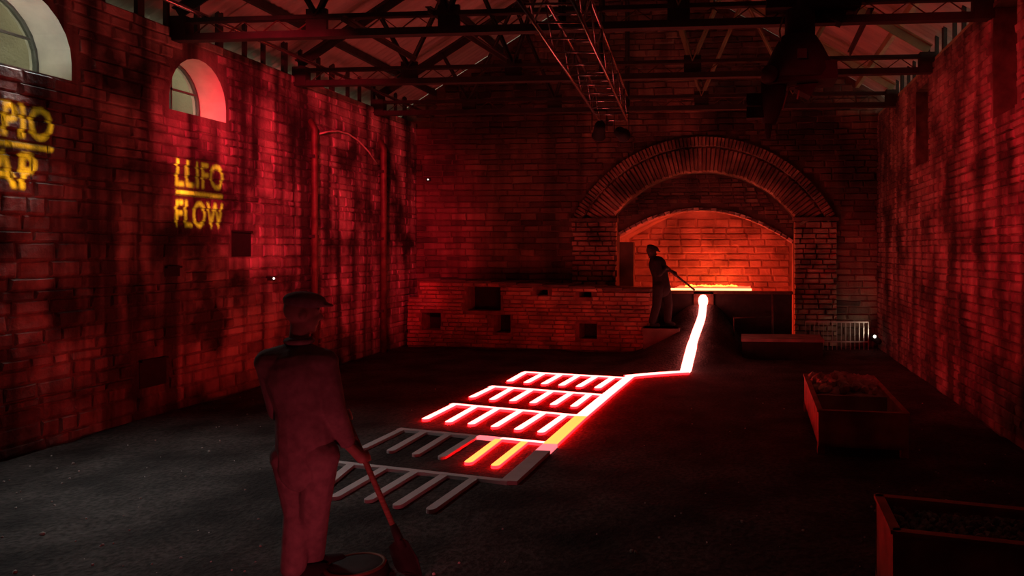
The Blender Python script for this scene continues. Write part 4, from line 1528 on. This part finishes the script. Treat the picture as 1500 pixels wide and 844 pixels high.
def make_person(origin, rz, J, label, cloth, cloth2, s=1.0, vox=0.009):
    """J: joints in the figure's frame (x right, y away, z up)"""
    V3 = lambda k: Vector(J[k])
    B = Body()
    B.cap(V3('pelvis'), V3('waist'), 0.135, 0.125, 0.75)
    B.cap(V3('waist'), V3('chest'), 0.125, 0.15, 0.72)
    B.cap(V3('chest'), V3('neck'), 0.13, 0.06, 0.75)
    for k in ('l', 'r'):
        B.cap(V3('chest') + Vector((0, 0, 0.06)), V3(k + '_sh'), 0.08, 0.062)
        B.cap(V3(k + '_sh'), V3(k + '_el'), 0.055, 0.043)
        B.cap(V3(k + '_el'), V3(k + '_wr'), 0.043, 0.030)
        B.cap(V3(k + '_hip'), V3(k + '_kn'), 0.088, 0.060)
        B.cap(V3(k + '_kn'), V3(k + '_an'), 0.058, 0.042)
        B.cap(V3('pelvis'), V3(k + '_hip'), 0.11, 0.095)
        hl = V3(k + '_an') + Vector((0, 0, -0.045)); toe = V3(k + '_toe')
        B.cap(hl, toe, 0.04, 0.034)
    ax = (Vector(J['tool'][1]) - Vector(J['tool'][0])).normalized()
    hand(B, J['l_wr'], J['l_gr'], -ax, 1)
    hand(B, J['r_wr'], J['r_gr'], -ax, -1)
    hc = V3('head')
    sd, f, up2, M = head(B, J['neck'], hc, J['face'])
    body = B.build('person', M_SKIN_SHADE if cloth is M_CLOTH2 else M_SKIN, None, vox)
    body.location = origin; body.rotation_euler = (0, 0, rz); body.scale = (s, s, s)
    tag(body, label, 'person')
    # jacket
    T = Body()
    hem = V3('pelvis') + Vector((0, 0, -0.10))
    T.cap(hem, V3('waist'), 0.175, 0.155, 0.80)
    T.cap(V3('waist'), V3('chest'), 0.155, 0.172, 0.78)
    T.cap(V3('chest'), V3('neck') + Vector((0, 0, -0.05)), 0.165, 0.075, 0.78)
    for k in ('l', 'r'):
        T.cap(V3('chest') + Vector((0, 0, 0.07)), V3(k + '_sh'), 0.10, 0.085)
        T.cap(V3('neck') + Vector((0, 0, -0.06)), V3(k + '_sh'), 0.07, 0.082)
        T.cap(V3(k + '_sh'), V3(k + '_el'), 0.080, 0.066)
        w = V3(k + '_wr').lerp(V3(k + '_el'), 0.12)
        T.cap(V3(k + '_el'), w, 0.066, 0.050)
        if k == 'l':
            T.cap(V3('l_sh').lerp(V3('chest'), 0.2), V3('waist'), 0.09, 0.10)
    T.build('jacket', cloth, body, vox, 5)
    C_ = Body()
    n0 = V3('neck')
    for k in range(10):
        a0_, a1_ = 2 * math.pi * k / 10, 2 * math.pi * (k + 1) / 10
        C_.cap(n0 + Vector((0.068 * math.cos(a0_), 0.064 * math.sin(a0_), 0.005)), n0 + Vector((0.068 * math.cos(a1_), 0.064 * math.sin(a1_), 0.005)), 0.022, n=8)
    C_.build('collar', cloth, body, vox, 2)
    P_ = Body()
    P_.cap(V3('pelvis') + Vector((0, 0, 0.05)), V3('pelvis') + Vector((0, 0, -0.06)), 0.15, 0.14, 0.8)
    for k in ('l', 'r'):
        P_.cap(V3('pelvis'), V3(k + '_hip'), 0.13, 0.115)
        P_.cap(V3(k + '_hip'), V3(k + '_kn'), 0.110, 0.085)
        P_.cap(V3(k + '_kn'), V3(k + '_an') + Vector((0, 0, 0.03)), 0.085, 0.074)
    P_.build('trousers', cloth2, body, vox, 5)
    for k in ('l', 'r'):
        F_ = Body()
        an = V3(k + '_an'); toe = V3(k + '_toe')
        hl = Vector((an.x, an.y, toe.z + 0.012))
        F_.cap(an + Vector((0, 0, 0.06)), hl, 0.056, 0.052)
        F_.cap(hl, toe, 0.050, 0.046)
        F_.build('boot', M_BLACK, body, vox, 3)
    flat_cap(hc, sd, f, up2, M, body, cloth)
    return body


# --- near worker: seen from behind, turned right, leaning on a long shovel
D1 = 4.47
base = onz(438, 852, 0)
S1 = D1 / F


def J1(px, py, b=0.0):
    return ((px - 438) * S1, b, (852 - py) * S1)


tool0, tool1 = Vector(J1(478, 600, 0.20)), Vector(J1(572, 806, 0.16))
lerp_t = lambda t: tuple(tool0.lerp(tool1, t))
joints = dict(pelvis=J1(447, 652, 0.02), waist=J1(443, 592, 0.0), chest=J1(434, 545, -0.01), neck=J1(436, 497, 0.02), head=J1(438, 455, 0.04), face=(0.80, 0.55, -0.12),
              l_sh=J1(398, 526, -0.02), l_el=J1(402, 600, 0.06), l_wr=J1(456, 618, 0.19), l_gr=lerp_t(0.08),
              r_sh=J1(472, 528, 0.02), r_el=J1(490, 598, 0.0), r_wr=J1(496, 655, 0.13), r_gr=lerp_t(0.38),
              l_hip=J1(422, 665, 0.03), l_kn=J1(430, 750, 0.06), l_an=J1(430, 833, 0.0), l_toe=(0.10, 0.05, 0.035),
              r_hip=J1(468, 665, 0.0), r_kn=J1(456, 750, 0.04), r_an=J1(440, 833, 0.14), r_toe=(0.16, 0.24, 0.035),
              tool=(tool0, tool1))
for k in ('l_toe', 'r_toe'):
    a = Vector(joints[k[0] + '_an'])
    joints[k] = (a.x + 0.13, a.y + 0.08, 0.05)
p1 = make_person(base + Vector((0, 0, floorz(base.x, base.y) - 0.005)), YAW, joints, 'person in flat cap and jacket standing dim red with a long-handled shovel', M_CLOTH, M_CLOTH)


def make_shovel(origin, rz, a, b, label, blade=True, rad=0.017):
    root = tag(empty('long_shovel' if blade else 'tapping_bar', origin, rz), label, 'shovel' if blade else 'bar')
    d = (b - a).normalized()
    MB().tube([a - d * 0.05, b], rad, 10).build('handle', M_WOODH if blade else M_IRON, root, True)
    if blade:
        s_ = Vector((0.86, -0.5, 0)); s_ = (s_ - d * s_.dot(d)).normalized(); u_ = d.cross(s_)
        V, Fc = [], []
        prof = [(-0.02, 0.03), (0.0, 0.10), (0.12, 0.125), (0.22, 0.10), (0.29, 0.02)]
        for (t, w) in prof:
            for k in (-1, -0.5, 0, 0.5, 1):
                V.append(b + d * t + s_ * w * k + u_ * 0.035 * (k * k - 0.6))
        nb = len(V)
        V += [Vector(v) + u_ * 0.005 for v in V]
        for i in range(4):
            for k in range(4):
                q = i * 5 + k
                Fc.append((q, q + 1, q + 6, q + 5)); Fc.append((nb + q, nb + q + 5, nb + q + 6, nb + q + 1))
        rim = list(range(5)) + [9, 14, 19, 24] + [23, 22, 21, 20] + [15, 10, 5]
        for k in range(len(rim)):
            x, y = rim[k], rim[(k + 1) % len(rim)]; Fc.append((y, x, nb + x, nb + y))
        m = MB(); m.add(V, Fc); m.build('blade', M_IRON, root, True)
        MB().tube([b - d * 0.12, b + d * 0.04], [0.022, 0.03], 10).build('socket', M_IRON, root, True)
    return root


make_shovel(base + Vector((0, 0, floorz(base.x, base.y) - 0.005)), YAW, tool0, tool1, 'long-handled iron shovel held by the near worker', True)

# dark round iron lid on the ground beside the shovel
pl = onz(520, 838, 0.0)
lid = tag(empty('ladle_plate', pl), 'dark round iron plate lying on red-lit ground by the shovel', 'plate')
MB().lathe([(0.001, 0.05), (0.10, 0.055), (0.16, 0.045), (0.19, 0.03), (0.20, 0.0), (0.20, -0.04), (0.001, -0.04)], n=28).build('disc', M_IRON, lid, True)
ring = [Vector((0.17 * math.cos(t), 0.17 * math.sin(t), 0.042)) for t in [2 * math.pi * k / 28 for k in range(29)]]
MB().tube(ring, 0.012, 8, cap=False).build('rim', M_RUST, lid, True)

# --- far worker: dark against the fire, leaning over a tapping bar
D2 = 14.35
S2 = D2 / F
fz = 479
base2 = atD(962, fz, D2)


def J2(px, py, b=0.0):
    return ((px - 962) * S2, b, (fz - py) * S2)


t0_, t1_ = Vector(J2(968, 386, -0.06)), Vector(J2(1018, 426, 0.30))
lt = lambda t: tuple(t0_.lerp(t1_, t))
j2 = dict(pelvis=J2(969, 415, 0), waist=J2(967, 403, 0), chest=J2(963, 388, 0), neck=J2(957, 377, 0), head=J2(954, 368.5, 0), face=(0.9, 0.15, -0.35),
          l_sh=J2(958, 385, 0.14), l_el=J2(971, 391, 0.20), l_wr=J2(980, 396, 0.10), l_gr=lt(0.42),
          r_sh=J2(962, 385, -0.15), r_el=J2(966, 400, -0.20), r_wr=J2(973, 393, -0.08), r_gr=lt(0.18),
          l_hip=J2(974, 421, 0.08), l_kn=J2(979, 446, 0.10), l_an=J2(978, 472, 0.10), l_toe=J2(986, 476, 0.10),
          r_hip=J2(964, 421, -0.08), r_kn=J2(962, 447, -0.10), r_an=J2(956, 472, -0.10), r_toe=J2(964, 476, -0.10),
          tool=(t0_, t1_))
gz = min(floorz(base2.x, base2.y), base2.z)
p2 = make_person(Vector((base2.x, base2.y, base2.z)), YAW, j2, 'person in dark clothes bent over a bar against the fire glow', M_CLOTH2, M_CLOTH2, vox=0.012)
make_shovel(Vector((base2.x, base2.y, base2.z)), YAW, t0_, t1_, 'thin iron tapping bar held toward the glowing tap hole', False, 0.02)
# stone step under the far worker
hst = base2.z - 0.003
stp = tag(empty('standing_stone', (base2.x + 0.10, base2.y, 0)), 'rough dark standing stone under the far worker', 'stone')
MB().box((0, 0, hst / 2 - 0.06), (0.66, 0.52, hst + 0.12)).build('block', M_MORTB, stp)
MB().box((0, 0, hst - 0.03), (0.72, 0.58, 0.06)).build('top', M_MORTB, stp)

# ================================================================== LOOSE STONES ON THE GROUND
peb = MB()
rp_ = random.Random(5)
pv, pf = [], []
bm = bmesh.new(); bmesh.ops.create_icosphere(bm, subdivisions=1, radius=0.5)
pv = [v.co.copy() for v in bm.verts]; bm.verts.index_update()
pf = [tuple(v.index for v in f.verts) for f in bm.faces]; bm.free()
n = 0
while n < 170:
    px_, py_ = rp_.uniform(-40, 1540), rp_.uniform(560, 870)
    p = onz(px_, py_, 0)
    if not (XL + 0.2 < p.x < XR - 0.2) or p.y > 13 or p.y < 3.2:
        continue
    if 470 < px_ < 930 and 540 < py_ < 760 and px_ + py_ * 1.4 > 1480:
        continue
    if rp_.random() > (1.0 if px_ < 420 else 0.45):
        continue
    s = rp_.uniform(0.008, 0.022) * (1.6 if rp_.random() < 0.1 else 1)
    z = floorz(p.x, p.y)
    E = Euler((rp_.uniform(0, 6), rp_.uniform(0, 6), rp_.uniform(0, 6))).to_matrix()
    peb.add([E @ (v * s * rp_.uniform(0.8, 1.25)) * 1.0 + Vector((p.x, p.y, z + s * 0.2)) for v in pv], pf)
    n += 1
o = peb.build('pebbles', M_PEBBLE); o['kind'] = 'stuff'
tag(o, 'pale pebbles strewn over the dark foundry ground', 'pebbles')
